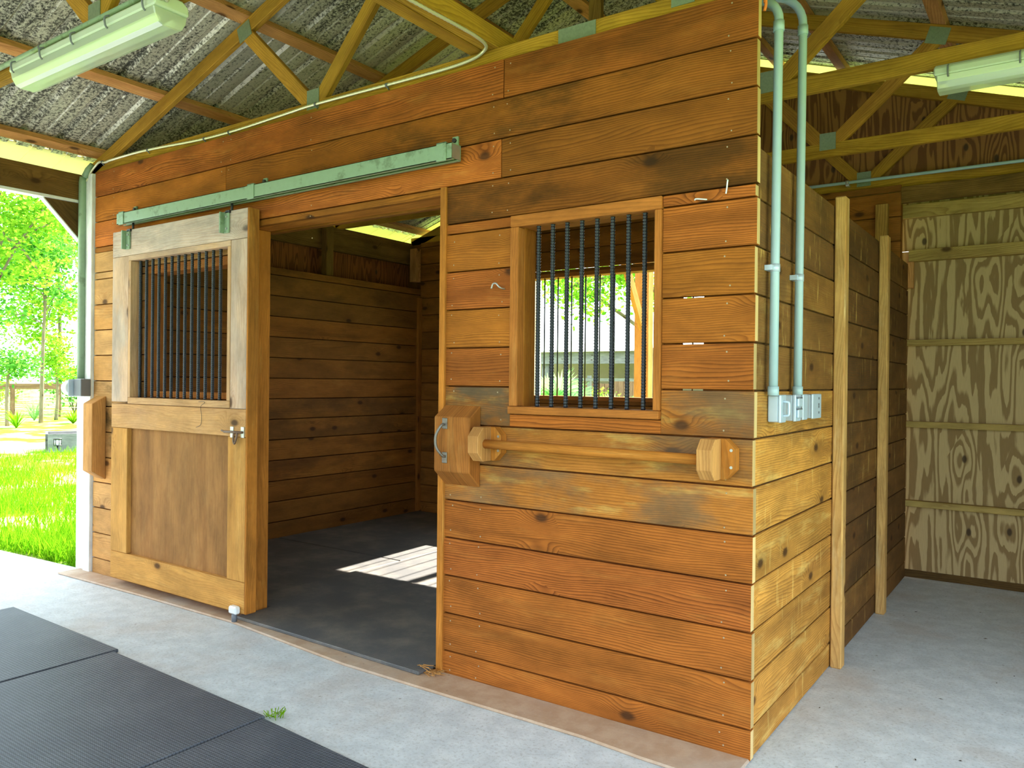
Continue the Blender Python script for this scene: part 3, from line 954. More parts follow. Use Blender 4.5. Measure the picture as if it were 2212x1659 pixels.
# latch
lt = MB()
lt.bx(-3.085, -3.055, -0.098, -0.092, 1.085, 1.150, 'x')
lt.bx(-2.985, -2.955, -0.098, -0.092, 1.088, 1.152, 'x')
lo = lt.build('latch', M['zinc'], dr, bevel=0.001)
b = MB()
b.tube([(-3.13, -0.108, 1.118), (-2.955, -0.108, 1.120)], 0.007, 8)
b.tube(smooth_path([(-3.035, -0.108, 1.118), (-3.033, -0.113, 1.075), (-3.022, -0.114, 1.052), (-3.008, -0.113, 1.075), (-3.003, -0.108, 1.118)], 5), 0.006, 8)
b.build('bolt', M['rust'], lo)
b = MB()
b.tube([(-3.16, -0.106, 1.124), (-3.12, -0.108, 1.118)], 0.005, 6)
b.build('pin', M['rust'], lo)
# hangers
for x in (-4.222, -3.134):
    h = MB()
    h.bx(x - 0.022, x + 0.022, -0.104, -0.093, 2.300, 2.425, 'z')
    h.bx(x - 0.034, x - 0.022, -0.130, -0.093, 2.300, 2.425, 'z')
    ho = h.build('hanger', M['green'], dr, bevel=0.002)
    b = MB()
    b.tube([(x + 0.008, -0.07, 2.415), (x + 0.008, -0.07, 2.49)], 0.008, 8)
    b.bx(x - 0.01, x + 0.03, -0.104, -0.06, 2.418, 2.434, 'x')
    b.build('stem', M['black'], ho)
    b = MB()
    b.tube([(x + 0.004, -0.109, 2.325), (x + 0.004, -0.104, 2.325)], 0.006, 8)
    b.tube([(x + 0.004, -0.109, 2.395), (x + 0.004, -0.104, 2.395)], 0.006, 8)
    b.build('bolt', M['zinc'], ho)

# thread hanging off one of the bars
b = MB()
b.tube(smooth_path([(-3.40, -0.10, 1.288), (-3.36, -0.102, 1.292), (-3.33, -0.104, 1.285), (-3.37, -0.105, 1.26), (-3.372, -0.097, 1.20), (-3.38, -0.097, 1.15), (-3.43, -0.097, 1.13)], 6), 0.0013, 5)
tag(b.build('frayed_string', M['black']), 'dark frayed string tied to the foot of the door grille', 'string')

# track
tk = thing('door_track', 'long green-tinted galvanised track the sliding door hangs from', 'door track', (-2.9, -0.06, 2.48))
b = MB()
TX0, TX1 = -4.36, -1.405
b.bx(TX0, TX1, -0.105, -0.102, 2.478, 2.553, 'x')
b.bx(TX0, TX1, -0.105, -0.035, 2.550, 2.553, 'x')
b.bx(TX0, TX1, -0.038, -0.035, 2.478, 2.553, 'x')
b.bx(TX0, TX1, -0.105, -0.082, 2.478, 2.481, 'x')
b.bx(TX0, TX1, -0.058, -0.035, 2.478, 2.481, 'x')
b.build('rail', M['green'], tk)
for x in (-4.30, -2.90, -1.465):
    b = MB()
    b.bx(x - 0.03, x + 0.03, -0.110, -0.106, 2.472, 2.560, 'x')
    b.bx(x - 0.03, x + 0.03, -0.110, -0.0345, 2.5545, 2.559, 'x')
    b.bx(x - 0.03, x + 0.03, -0.0340, -0.0005, 2.500, 2.559, 'x')
    b.bx(x - 0.012, x + 0.022, -0.012, -0.0015, 2.555, 2.612, 'z')
    br = b.build('bracket', M['green'], tk, bevel=0.001)
    b = MB()
    b.tube([(x + 0.005, -0.024, 2.592), (x + 0.005, -0.010, 2.592)], 0.011, 6)
    b.build('bolt', M['black'], br)
b = MB()
b.bx(TX1 - 0.006, TX1, -0.100, -0.040, 2.483, 2.549, 'z')
b.build('end_stop', M['zinc'], tk)

# floor roller guide
gd = thing('door_guide', 'small white roller guide at the foot of the sliding door', 'door guide', (-3.0, -0.118, 0.014))
b = MB()
b.tube([(-3.0, -0.118, 0.014), (-3.0, -0.118, 0.06)], 0.016, 10)
b.build('pin', M['boxdark'], gd)
b = MB()
b.bx(-3.036, -2.966, -0.137, -0.099, 0.060, 0.105, 'x')
b.build('roller', M['clear'], gd, bevel=0.008)

# stop blocks
b = MB()
b.prism([(-1.512, 0.0, 0.93), (-1.512, -0.085, 1.005), (-1.512, -0.085, 1.262), (-1.512, 0.0, 1.318)], (0.216, 0, 0), (1, .2, .3, 1), grain=(0, 0, 1))
tag(b.build('door_stop_block', M['frame'], bevel=0.004, origin=(-1.40, -0.001, 0.93)), 'reddish wooden block with sloping ends beside the doorway', 'block')
b = MB()
b.prism([(-4.80, 0.0, 0.70), (-4.80, -0.10, 0.765), (-4.80, -0.10, 1.245), (-4.80, 0.0, 1.30)], (0.125, 0, 0), (1, .1, .2, 1), grain=(0, 0, 1))
tag(b.build('door_stop_block', M['rack'], bevel=0.004, origin=(-4.74, -0.001, 0.70)), 'tall pale wooden block between white post and sliding door', 'block')

# pull handle
ph = thing('pull_handle', 'worn steel pull handle at the doorway edge beside the reddish block', 'handle', (-1.450, -0.09, 1.07))
b = MB()
b.tube(smooth_path([(-1.447, -0.092, 1.228), (-1.447, -0.110, 1.222), (-1.462, -0.125, 1.185), (-1.466, -0.128, 1.150), (-1.460, -0.125, 1.115), (-1.440, -0.110, 1.082), (-1.438, -0.092, 1.075)], 6), 0.0065, 8)
b.build('grip', M['oldsteel'], ph)
for z in (1.232, 1.070):
    b = MB()
    b.bx(-1.458, -1.428, -0.091, -0.0855, z - 0.026, z + 0.026, 'z')
    b.build('foot_plate', M['oldsteel'], ph, bevel=0.002)

# ================================================================== FRONT WINDOW
wi = bpy.data.objects.new('window_1', None)
COL.objects.link(wi)
wi.location = (-0.755, 0.03, 1.285)
wi['kind'] = 'structure'


def wpart(name, parent, mat, boxes, bev=0.003):
    b = MB()
    for (x0, x1, y0, y1, z0, z1, g) in boxes:
        b.bx(x0, x1, y0, y1, z0, z1, g, rtone(.06, .1, .3))
    return b.build(name, M[mat], parent, bevel=bev)


wpart('frame', wi, 'frame', [(-1.129, -0.381, -0.022, 0.039, 1.286, 1.320, 'x'), (-1.129, -0.381, -0.012, 0.040, 2.140, 2.192, 'x'),
                             (-1.129, -1.083, -0.012, 0.040, 1.321, 2.139, 'z'), (-0.412, -0.381, -0.012, 0.040, 1.321, 2.139, 'z')])
wpart('reveal', wi, 'jamb', [(-1.128, -1.083, 0.0405, 0.135, 1.29, 2.19, 'z'), (-0.412, -0.382, 0.0405, 0.135, 1.29, 2.19, 'z'),
                             (-1.083, -0.412, 0.0405, 0.135, 1.290, 1.320, 'x'), (-1.083, -0.412, 0.0405, 0.135, 2.140, 2.185, 'x')])
for k in range(8):
    rebar(MB(), -0.999 + 0.0752 * k, 0.03, 1.305, 2.155, 0.0092).build('bar', M['steel'], wi)

# back opening
w2 = bpy.data.objects.new('window_2', None)
COL.objects.link(w2)
w2.location = (-2.55, 3.52, 1.28)
w2['kind'] = 'structure'
wpart('frame', w2, 'frame', [(BX0, BX1, 3.49, 3.62, 1.262, 1.300, 'x'), (BX0, BX1, 3.49, 3.62, 2.44, 2.478, 'x'),
                             (BX0 - 0.03, BX0, 3.49, 3.62, 1.262, 2.478, 'z'), (BX1, BX1 + 0.03, 3.49, 3.62, 1.262, 2.478, 'z')])
for k in range(13):
    x = -3.505 + 0.1525 * k
    if x < BX1 - 0.03:
        b = MB()
        b.tube([(x, 3.515, 1.295), (x, 3.515, 2.445)], 0.007, 6)
        b.build('bar', M['steel'], w2)

# opening in the front wall behind the pushed-back door
w3 = bpy.data.objects.new('window_3', None)
COL.objects.link(w3)
w3.location = (-3.65, 0.03, 1.3)
w3['kind'] = 'structure'
wpart('frame', w3, 'frame', [(-4.15, -3.16, 0.0, 0.12, 1.305, 1.345, 'x'), (-4.15, -3.16, 0.0, 0.12, 2.135, 2.19, 'x'),
                             (-4.15, -4.11, 0.0, 0.12, 1.346, 2.134, 'z'), (-3.20, -3.052, 0.0, 0.12, 1.305, 2.19, 'z')])

# ================================================================== BLANKET RACK
rk = thing('blanket_rack', 'wooden blanket rod between two octagonal brackets under the barred window', 'rack', (-0.67, -0.08, 1.08))
for cx, tn in ((-1.218, 0), (-0.128, 1)):
    def octa(hw, hh, y, ch=0.038):
        return [(cx - hw + ch, y, 1.146 - hh), (cx + hw - ch, y, 1.146 - hh), (cx + hw, y, 1.146 - hh + ch), (cx + hw, y, 1.146 + hh - ch),
                (cx + hw - ch, y, 1.146 + hh), (cx - hw + ch, y, 1.146 + hh), (cx - hw, y, 1.146 + hh - ch), (cx - hw, y, 1.146 - hh + ch)]
    b = MB()
    b.prism(octa(0.074, 0.078, -0.0005), (0, -0.045, 0), (.9, 0, 0, 1), grain=(0, 0, 1))
    bo = b.build('bracket', M['jamb'], rk, bevel=0.002)
    b = MB()
    hx = cx - 0.012
    b.prism([(hx - 0.030, -0.0455, 1.068), (hx - 0.030, -0.105, 1.068), (hx - 0.030, -0.145, 1.108), (hx - 0.030, -0.145, 1.184), (hx - 0.030, -0.105, 1.224), (hx - 0.030, -0.0455, 1.224)], (0.060, 0, 0), (1.05, 0, 0, 1), grain=(0, 0, 1))
    b.build('rod_holder', M['rack'], bo, bevel=0.002)
    for dz in (-0.03, 0.035):
        b = MB()
        b.tube([(cx + 0.058, -0.0455, 1.146 + dz), (cx + 0.058, -0.048, 1.146 + dz)], 0.006, 8)
        b.build('screw', M['zinc'], bo)
b = MB()
b.tube([(-1.1995, -0.092, 1.148), (-0.90, -0.092, 1.147), (-0.45, -0.092, 1.144), (-0.1705, -0.092, 1.143)], 0.0205, 14, tn=(1, 0, 0, 1))
b.build('rod', M['jamb'], rk)

hk = MB()
hk.tube(smooth_path([(-1.165, 0.004, 1.862), (-1.165, -0.02, 1.862), (-1.172, -0.035, 1.868), (-1.186, -0.04, 1.884), (-1.203, -0.04, 1.882), (-1.212, -0.04, 1.862)], 6), 0.0042, 7)
tag(hk.build('screw_hook', M['zinc']), 'pale screw hook in a board between doorway and barred window', 'hook')
for x, y, z, lab in ((-0.108, -0.012, 2.185, 'bent pale nail hanging high near the wall corner'), (-0.225, -0.010, 2.158, 'small pale staple above the barred window corner')):
    b = MB()
    b.tube(smooth_path([(x - .004, 0.003, z + .03), (x, y, z + .03), (x - .003, y, z), (x - .006, y, z - .02)] if x > -0.2 else [(x - .02, 0.002, z), (x - .012, y, z + .002), (x + .01, y, z - .001), (x + .03, 0.002, z - .003)], 5), 0.003, 6)
    tag(b.build('bent_nail', M['clear']), lab, 'nail')

# ================================================================== SIDE WALL FITTINGS
for y0, w, zt, lab in ((1.235, 0.075, 2.385, 'upright batten on the planked partition, nearest the grey boxes'), (2.395, 0.075, 2.37, 'upright batten on the planked partition, nearest the plywood wall')):
    b = MB()
    b.bx(0.0, 0.055, y0, y0 + w, 0.0, zt, 'z', rtone(.05, .15))
    tag(b.build('wall_batten', M['batten'], bevel=0.006), lab, 'batten', 'upright battens on the partition')

BOXZ0, BOXZ1 = 1.282, 1.392
ebox = [(0.166, 0.235, 0.052, 'loop-handled cast electrical box under the first grey conduit, nearest the corner'), (0.335, 0.415, 0.062, 'electrical box with lift covers under the second grey conduit'),
        (0.50, 0.565, 0.050, 'plain narrow electrical box between the lift-cover box and the end plate'), (0.655, 0.80, 0.050, 'last flat electrical box, nearest the upright batten')]
for i, (y0, y1, xd, lab) in enumerate(ebox):
    t = thing('electrical_box', lab, 'electrical box', (0.02, (y0 + y1) / 2, BOXZ0), 'grey electrical boxes on the partition')
    b = MB()
    b.bx(0.0, xd * 0.8, y0, y1, BOXZ0 + .002, BOXZ1 - .002, 'z')
    b.build('body', M['box'], t, bevel=0.004)
    b = MB()
    b.bx(xd * 0.8, xd, y0 - 0.002, y1 + 0.002, BOXZ0, BOXZ1, 'z')
    cv = b.build('cover', M['box'], t, bevel=0.003)
    ym = (y0 + y1) / 2
    if i == 0:
        b = MB()
        b.tube(smooth_path([(xd, ym, 1.365), (xd + .02, ym, 1.362), (xd + .022, ym, 1.337), (xd + .02, ym, 1.312), (xd, ym, 1.309)], 5), 0.005, 8)
        b.build('handle', M['box'], cv)
    elif i == 1:
        for z in (1.314, 1.360):
            b = MB()
            b.bx(xd, xd + .010, ym - .028, ym + .028, z - .018, z + .018, 'z')
            b.build('lift_cover', M['box'], cv, bevel=0.003)
            b = MB()
            b.tube([(xd + .006, ym - .03, z + .018), (xd + .006, ym + .03, z + .018)], 0.004, 8)
            b.build('hinge', M['boxdark'], cv)
    elif i == 3:
        for z in (1.308, 1.334, 1.345, 1.372):
            b = MB()
            b.bx(xd, xd + .0015, ym + 0.02, ym + 0.036, z - .005, z + .005, 'z')
            b.build('slot', M['boxdark'], cv)
for y, ztop, bend, lab in ((0.137, 2.86, 0.10, 'grey vertical conduit into the first electrical box'), (0.480, 2.97, 0.15, 'grey vertical conduit into the second electrical box')):
    t = thing('conduit_pipe', lab, 'conduit', (0.03, y, 1.39), 'vertical conduits on the partition')
    yb = 0.20 if y < 0.3 else 0.375
    x = 0.030
    pts = [(x, yb if False else y, 1.392), (x, y + 0.005, 1.9), (x, y + 0.02, ztop)]
    arc = [(x - bend * (1 - math.cos(a)), y + 0.022, ztop + bend * math.sin(a)) for a in [k * math.pi / 16 for k in range(1, 9)]]
    pts = pts + arc + [(x - bend - 0.25, y + 0.022, ztop + bend)]
    b = MB()
    b.tube(pts, 0.0175, 14)
    b.build('pipe', M['pvc'], t)
    b = MB()
    b.tube([(x, y + 0.019, ztop - 0.005), (x, y + 0.019, ztop - 0.045)], 0.0215, 14)
    b.build('coupling', M['pvc'], t)
    b = MB()
    b.tube([(x, y, 1.390), (x, y, 1.425)], 0.0215, 14)
    b.build('connector', M['pvc'], t)
    b = MB()
    b.tube([(x, y + 0.004, 1.872), (x, y + 0.005, 1.902)], 0.0195, 14)
    b.bx(0.0, 0.030, y - 0.03, y + 0.03, 1.877, 1.897, 'z')
    b.build('strap', M['box'], t)
b = MB()
b.tube(smooth_path([(-0.01, 0.055, 2.97), (0.006, 0.05, 2.955), (0.02, 0.05, 2.945), (0.01, 0.05, 2.92), (0.012, 0.05, 2.885), (0.006, 0.05, 2.86)], 5), 0.006, 6)
b.tube(smooth_path([(0.03, 0.05, 2.965), (0.018, 0.05, 2.945), (0.006, 0.05, 2.93), (0.008, 0.05, 2.89)], 5), 0.005, 6)
tag(b.build('baling_twine', M['twine']), 'tuft of orange baling twine at the top of the wall corner', 'twine')

# ================================================================== BACK OF THE SIDE BAY
for z, h, lab in ((0.557, 0.045, 'lowest plywood girt, nearest the floor'), (1.146, 0.045, 'second plywood girt up from the floor'), (1.752, 0.045, 'thin plywood girt below the broad one'), (2.40, 0.085, 'broad girt with a knot below the top plate')):
    b = MB()
    b.bx(-0.02 if z < 2 else 0.0, 2.09, 3.535, PY - .0005, z - h / 2, z + h / 2, 'x', rtone(.08, 0, .3))
    tag(b.build('wall_girt', M['girt'], bevel=0.003), lab, 'girt', 'girts on the plywood wall')
b = MB()
b.bx(-0.11, 2.085, 3.56, PY - .0005, 2.685, 2.785, 'x', (1, 0, .1, 1))
tag(b.build('wall_girt', M['girt'], bevel=0.003), 'yellowish plate board across the top of the plywood', 'girt', 'girts on the plywood wall')
b = MB()
b.bx(-0.9, 2.09, 3.515, 3.553, 2.795, 2.918, 'x', (1, .4, .3, 1))
tag(b.build('wall_header', M['darkbeam'], bevel=0.003), 'dark header under the gable truss', 'beam')
b = MB()
b.bx(-0.215, -0.130, 3.44, 3.498, 2.345, 2.79, 'z', (1.7, 0, .1, 1))
b.build('trim_7', M['darkbeam'], bevel=0.003, kind='structure')
b = MB()
b.bx(-0.005, 0.035, 3.535, 3.575, 2.16, 2.355, 'z', (1, 0, .1, 1))
tag(b.build('girt_cleat', M['purl'], bevel=0.003), 'small block under the end of the broad girt', 'cleat')
t = thing('conduit_pipe', 'horizontal conduit along the foot of the gable', 'conduit', (0.5, 3.50, 2.99))
b = MB()
b.tube([(-1.3, 3.50, 2.997), (2.0, 3.50, 2.99)], 0.012, 10)
b.build('pipe', M['pvc'], t)
b = MB()
b.tube([(-0.44, 3.50, 2.996), (-0.415, 3.50, 2.996)], 0.0155, 10)
b.bx(-0.44, -0.415, 3.50, 3.553, 2.97, 2.984, 'x')
b.build('clip', M['zinc'], t)

# stall posts seen through the doorway
b = MB()
b.bx(-4.83, -4.77, BACKY - 0.055, BACKY - 0.001, 0.02, 2.33, 'z', (1.05, 0, 0, 1))
tag(b.build('corner_batten', M['inner'], bevel=0.003), 'slim corner batten deep inside the stall', 'batten')
b = MB()
b.bx(-4.87, -4.78, BACKY - 0.10, BACKY - 0.02, 2.50, 2.86, 'z', (.9, 0, 0, 1))
tag(b.build('corner_block', M['purl'], bevel=0.003), 'short pale block above the corner batten inside the stall', 'block')
b = MB()
b.bx(-4.918, -4.845, 2.20, 2.29, 2.435, 2.92, 'z', (1, .2, 0, 1))
tag(b.build('wall_stud', M['darkbeam'], bevel=0.003), 'dark stud above the stall lining, below the bright eave gap', 'stud')

# ================================================================== LIGHTS, CABLES
def fixture(x0, x1, y, label, whip):
    t = thing('fluorescent_light', label, 'light fixture', ((x0 + x1) / 2, y, 2.80))
    b = MB()
    b.prism([(x0, y - 0.075, 2.865), (x0, y + 0.075, 2.865), (x0, y + 0.070, 2.900), (x0, y + 0.045, 2.918), (x0, y - 0.045, 2.918), (x0, y - 0.070, 2.900)], (x1 - x0, 0, 0), (1, 0, 0, 1))
    b.build('housing', M['housing'], t, bevel=0.006)
    b = MB()
    pr = [(-0.072, 2.865), (-0.066, 2.835), (-0.050, 2.808), (-0.030, 2.800), (0.030, 2.800), (0.050, 2.808), (0.066, 2.835), (0.072, 2.865)]
    b.prism([(x0 + 0.012, y + a, z) for a, z in pr], (x1 - x0 - 0.024, 0, 0), (1, 0, 0, 1))
    b.build('diffuser', M['diff'], t, bevel=0.004)
    for s in (-1, 1):
        b = MB()
        b.tube([(x0 + 0.05, y + s * 0.032, 2.838), (x1 - 0.05, y + s * 0.032, 2.838)], 0.014, 10)
        b.build('lamp_tube', M['tube'], t)
    n = 5
    for k in range(n):
        x = x0 + 0.06 + (x1 - x0 - 0.12) * k / (n - 1)
        for s in (-1, 1):
            b = MB()
            b.tube(smooth_path([(x, y + s * 0.070, 2.905), (x, y + s * 0.088, 2.892), (x, y + s * 0.086, 2.862), (x, y + s * 0.076, 2.850)], 4), 0.004, 6)
            b.build('clip', M['boxdark'], t)
    return t


fixture(-3.13, -1.90, -1.215, 'clear-lensed fluorescent light under the truss chord beside the lawn end', True)
fixture(0.45, 1.68, 1.20, 'fluorescent light under the truss chord past the stall corner', True)
for dy, lab in ((-0.03, 'ribbed cable loop rising from the fluorescent light, upper strand'), (-0.052, 'ribbed cable loop rising from the fluorescent light, lower strand')):
    lo_ = 0.022 if dy < -0.04 else 0.0
    pts = smooth_path([(-1.895, -1.215 + dy, 2.890), (-1.85, -1.215 + dy, 2.918 - lo_), (-1.74, -1.218 + dy, 2.975 - lo_), (-1.68, -1.222 + dy, 3.05), (-1.66, -1.226 + dy, 3.12)], 14)
    b = MB()
    b.tube(pts, 0.008, 8, radii=[0.008 if i % 2 else 0.0095 for i in range(len(pts))])
    tag(b.build('flexible_conduit', M['flex']), lab, 'cable')
b = MB()
b.tube([(-4.9, -1.210, 2.975), (-0.5, -1.207, 2.982)], 0.0125, 10)
t = thing('conduit_pipe', 'green-grey conduit along the truss chord above the fluorescent light', 'conduit', (-2.6, -1.207, 2.96))
b.build('pipe', M['green'], t)
for x in (-2.99, -1.9):
    b = MB()
    b.tube([(x - .008, -1.207, 2.978), (x + .008, -1.207, 2.978)], 0.0155, 10)
    b.bx(x - .008, x + .008, -1.214, -1.190, 2.945, 2.966, 'z')
    b.build('strap', M['boxdark'], t)

cb = [(-4.93, -0.022, 2.87), (-4.89, -0.018, 2.925), (-4.835, -0.012, 2.968), (-4.773, -0.012, 2.990), (-4.70, -0.01, 2.978), (-4.614, -0.010, 2.982), (-4.35, 0.020, 2.996), (-4.082, 0.028, 2.990), (-3.60, 0.028, 2.964), (-3.22, 0.028, 2.960),
      (-2.80, 0.028, 2.972), (-2.544, 0.028, 2.980), (-2.246, 0.028, 2.978), (-1.806, 0.028, 2.972), (-1.532, 0.026, 2.970), (-1.388, 0.024, 2.978), (-1.318, 0.018, 2.995),
      (-1.265, -0.03, 2.999), (-1.245, -0.12, 2.999), (-1.245, -0.25, 2.999), (-1.26, -0.55, 2.999), (-1.27, -1.0, 2.998), (-1.27, -1.10, 2.94), (-1.27, -1.17, 2.905), (-1.27, -1.25, 2.915)]
t = thing('flexible_conduit', 'long pale ribbed steel cable running along the top of the stall front', 'cable', (-3.0, 0.0, 2.96))
pts = smooth_path([(p[0], p[1] - (0.004 if p[1] > 0.01 else 0.0), p[2]) for p in cb], 26)
b = MB()
b.tube(pts, 0.0078, 8, radii=[0.0072 if i % 2 else 0.0086 for i in range(len(pts))])
b.build('cable', M['flex'], t)
for x in (-4.735, -4.2, -3.55, -3.30, -2.50, -1.95):
    j = min(range(len(pts)), key=lambda i: abs(pts[i].x - x) + (9 if pts[i].y < -.1 else 0))
    p = pts[j]
    b = MB()
    b.tube([(p.x - .006, p.y, p.z), (p.x + .006, p.y, p.z)], 0.0115, 8)
    b.tube([(p.x, p.y, p.z - .011), (p.x + .004, p.y + .012, p.z - .022)], 0.004, 6)
    b.build('clip', M['boxdark'], t)

# corner conduit and weatherproof outlet on the white post
t = thing('conduit_pipe', 'thick grey-green conduit up the white corner post', 'conduit', (-4.93, -0.045, 1.42))
b = MB()
b.tube([(-4.962, -0.036, 1.421), (-4.962, -0.036, 2.86), (-4.955, -0.033, 2.90)], 0.027, 14)
b.build('pipe', M['green'], t)
b = MB()
b.tube([(-4.93, -0.034, 2.90), (-4.90, -0.03, 2.95), (-4.86, -0.022, 2.985)], 0.024, 10, radii=[0.026, 0.02, 0.014])
b.build('fitting', M['green'], t)
t = thing('outdoor_outlet', 'dark outlet box with bulging clear cover on the white corner post', 'outlet', (-4.93, -0.06, 1.29))
b = MB()
b.bx(-4.945, -4.845, -0.095, -0.0225, 1.295, 1.420, 'z')
b.build('box', M['boxdark'], t, bevel=0.004)
b = MB()
b.obox((-4.965, -0.082, 1.355), Vector((0, 0, 0.062)), Vector((0.005, 0.0, 0.0)), Vector((0, 0.045, 0)))
fr = b.build('hinged_frame', M['box'], t, bevel=0.004)
b = MB()
b.tube([(-4.9705, -0.082, 1.355), (-4.99, -0.082, 1.355), (-5.05, -0.082, 1.352), (-5.08, -0.082, 1.350)], 0.06, 16, radii=[0.058, 0.062, 0.055, 0.026])
b.build('clear_cover', M['clear'], t)

# ================================================================== MATS
def mat_thing(pts, z, th, label, m, name, group):
    b = MB()
    b.prism([(x, y, z) for x, y in pts], (0, 0, th), (1, 0, 0, 1))
    o = b.build(name, M[m], bevel=0.004)
    return tag(o, label, 'mat', group)


mat_thing([(-4.315, -2.55), (-3.066, -2.62), (-3.066, -0.770), (-4.315, -0.748)], 0, 0.018, 'rubber aisle mat nearest the lawn', 'mat', 'rubber_mat', 'rubber mats in the aisle')
mat_thing([(-3.056, -2.66), (-1.782, -2.70), (-1.782, -0.838), (-3.056, -0.800)], 0, 0.016, 'whole rubber aisle mat between the other two, opposite the doorway', 'mat', 'rubber_mat', 'rubber mats in the aisle')
mat_thing([(-1.770, -2.75), (-0.50, -2.85), (-0.50, -0.935), (-1.770, -0.855)], 0, 0.016, 'rubber aisle mat nearest the stall corner', 'mat', 'rubber_mat', 'rubber mats in the aisle')
g = 'rubber mats on the stall floor'
mat_thing([(-3.03, -0.085), (-1.570, -0.115), (-1.570, 0.16), (-1.555, 0.17), (-1.555, 1.125), (-3.29, 1.13), (-3.29, 0.17), (-3.03, 0.16)], 0.0145, 0.018, 'stall mat lying across the doorway threshold', 'stallmat', 'stall_mat', g)
mat_thing([(-3.29, 1.145), (-1.555, 1.150), (-1.555, 2.36), (-3.29, 2.35)], 0.0, 0.020, 'sunlit stall mat behind the threshold mat', 'stallmat', 'stall_mat', g)
mat_thing([(-3.29, 2.37), (-1.555, 2.38), (-1.555, 3.48), (-3.29, 3.48)], 0.0, 0.018, 'stall mat under the back window', 'stallmat', 'stall_mat', g)
mat_thing([(-4.78, 0.17), (-3.302, 0.17), (-3.302, 1.60), (-4.78, 1.60)], 0.0, 0.018, 'stall mat behind the sliding door', 'stallmat', 'stall_mat', g)
mat_thing([(-4.78, 1.612), (-3.302, 1.612), (-3.302, 3.48), (-4.78, 3.48)], 0.0, 0.018, 'stall mat in the dark lining corner', 'stallmat', 'stall_mat', g)

# straw at the right foot of the doorway
b = MB()
for k in range(26):
    c = Vector((-1.535 + random.uniform(-.05, .05), -0.04 + random.uniform(-.05, .04), 0.018 + random.uniform(0, .012)))
    if c.x < -1.555 and c.y > -0.12:
        c.z = 0.041
    d = Vector((random.uniform(-1, 1), random.uniform(-.4, .4), random.uniform(-.05, .05))).normalized() * random.uniform(.02, .05)
    b.tube([c - d, c + d], 0.0018, 4)
so_ = b.build('straw_litter', M['rack'])
so_['kind'] = 'stuff'
so_['label'] = 'wisps of straw at the foot of the doorway'
so_['category'] = 'straw'
b = MB()
for k in range(30):
    c = Vector((-1.76 + random.uniform(-.035, .035), -0.80 + random.uniform(-.03, .03), 0.004))
    d = Vector((random.uniform(-1, 1) * .03, random.uniform(-1, 1) * .03, random.uniform(.01, .035)))
    b.tube([c, c + d], 0.0016, 4)
so_ = b.build('weed_tuft', M['grassm'])
tag(so_, 'tiny weed tuft at the corner where two aisle mats meet', 'weed')

# ================================================================== OUTSIDE
GZ = -0.03


def fast_quads(name, c, a, b, mat, parent=None, fold=0.25, kind=None):
    """many small leaves: centres c, half-length a, half-width b (N x 3 arrays)"""
    n = len(c)
    base = np.zeros(3)
    if parent is not None:
        pm = parent
        while pm is not None:
            base += np.array(pm.location)
            pm = pm.parent
    else:
        base = c.mean(0)
        base[2] = c[:, 2].min()
    nn = np.cross(a, b)
    nn /= np.linalg.norm(nn, axis=1, keepdims=True) + 1e-9
    lift = nn * (np.linalg.norm(b, axis=1, keepdims=True) * fold)
    v = np.empty((n, 4, 3))
    v[:, 0] = c - a
    v[:, 1] = c + b + lift - a * 0.1
    v[:, 2] = c + a
    v[:, 3] = c - b + lift - a * 0.1
    v = v.reshape(-1, 3) - base
    f = np.arange(n * 4).reshape(n, 4)
    me = bpy.data.meshes.new(name)
    me.from_pydata(v.tolist(), [], f.tolist())
    at = me.color_attributes.new('tone', 'FLOAT_COLOR', 'CORNER')
    t = np.ones((n, 4, 4))
    t[:, :, 0] = rng.random((n, 1))
    at.data.foreach_set('color', t.ravel())
    me.materials.append(mat)
    o = bpy.data.objects.new(name, me)
    COL.objects.link(o)
    if parent is not None:
        o.parent = parent
    else:
        o.location = base
    if kind:
        o['kind'] = kind
    return o


def unit(n):
    d = rng.normal(size=(n, 3))
    return d / (np.linalg.norm(d, axis=1, keepdims=True) + 1e-9)


def cloud(blobs, n, size, clump=26):
    """leaf positions clumped into sprays inside ellipsoids (x, y, z, rx, ry, rz)"""
    w = np.array([b[3] * b[4] * b[5] for b in blobs])
    w = w / w.sum()
    cs = []
    k = max(1, n // clump)
    for b, q in zip(blobs, w):
        m = max(1, int(k * q))
        r = rng.random((m, 1)) ** 0.45
        ctr = np.array(b[:3]) + unit(m) * r * np.array(b[3:])
        cs.append(ctr)
    cs = np.concatenate(cs)
    pts = np.repeat(cs, clump, axis=0)
    pts = pts + rng.normal(size=pts.shape) * size * np.array([2.2, 2.2, 1.3])
    d = unit(len(pts))
    d[:, 2] = d[:, 2] * 0.5 - 0.25
    d /= np.linalg.norm(d, axis=1, keepdims=True)
    e = np.cross(d, unit(len(pts)))
    e /= np.linalg.norm(e, axis=1, keepdims=True) + 1e-9
    s = size * (0.6 + 0.8 * rng.random((len(pts), 1)))
    return pts, d * s * 0.62, e * s * 0.34


def tree(name, label, base, trunk, blobs, n, size, mat, group=None, rad=0.12, cat='tree'):
    t = thing(name, label, cat, base, group)
    b = MB()
    pts = smooth_path([Vector(base)] + [Vector(p) for p in trunk], 6)
    L = len(pts)
    b.tube(pts, rad, 9, radii=[rad * (1.25 - 0.75 * i / L) for i in range(L)])
    top = Vector(trunk[-1])
    mid = Vector(trunk[max(0, len(trunk) - 2)])
    for q in blobs:
        e = Vector(q[:3])
        s = mid.lerp(top, random.uniform(0.2, 1))
        b.tube(smooth_path([s, s.lerp(e, .5) + Vector((0, 0, .15)), e], 4), rad * .35, 6, radii=None)
    b.build('trunk', M['bark'], t)
    c, a, d = cloud(blobs, n, size)
    fast_quads('foliage', c, a, d, M[mat], t)
    return t


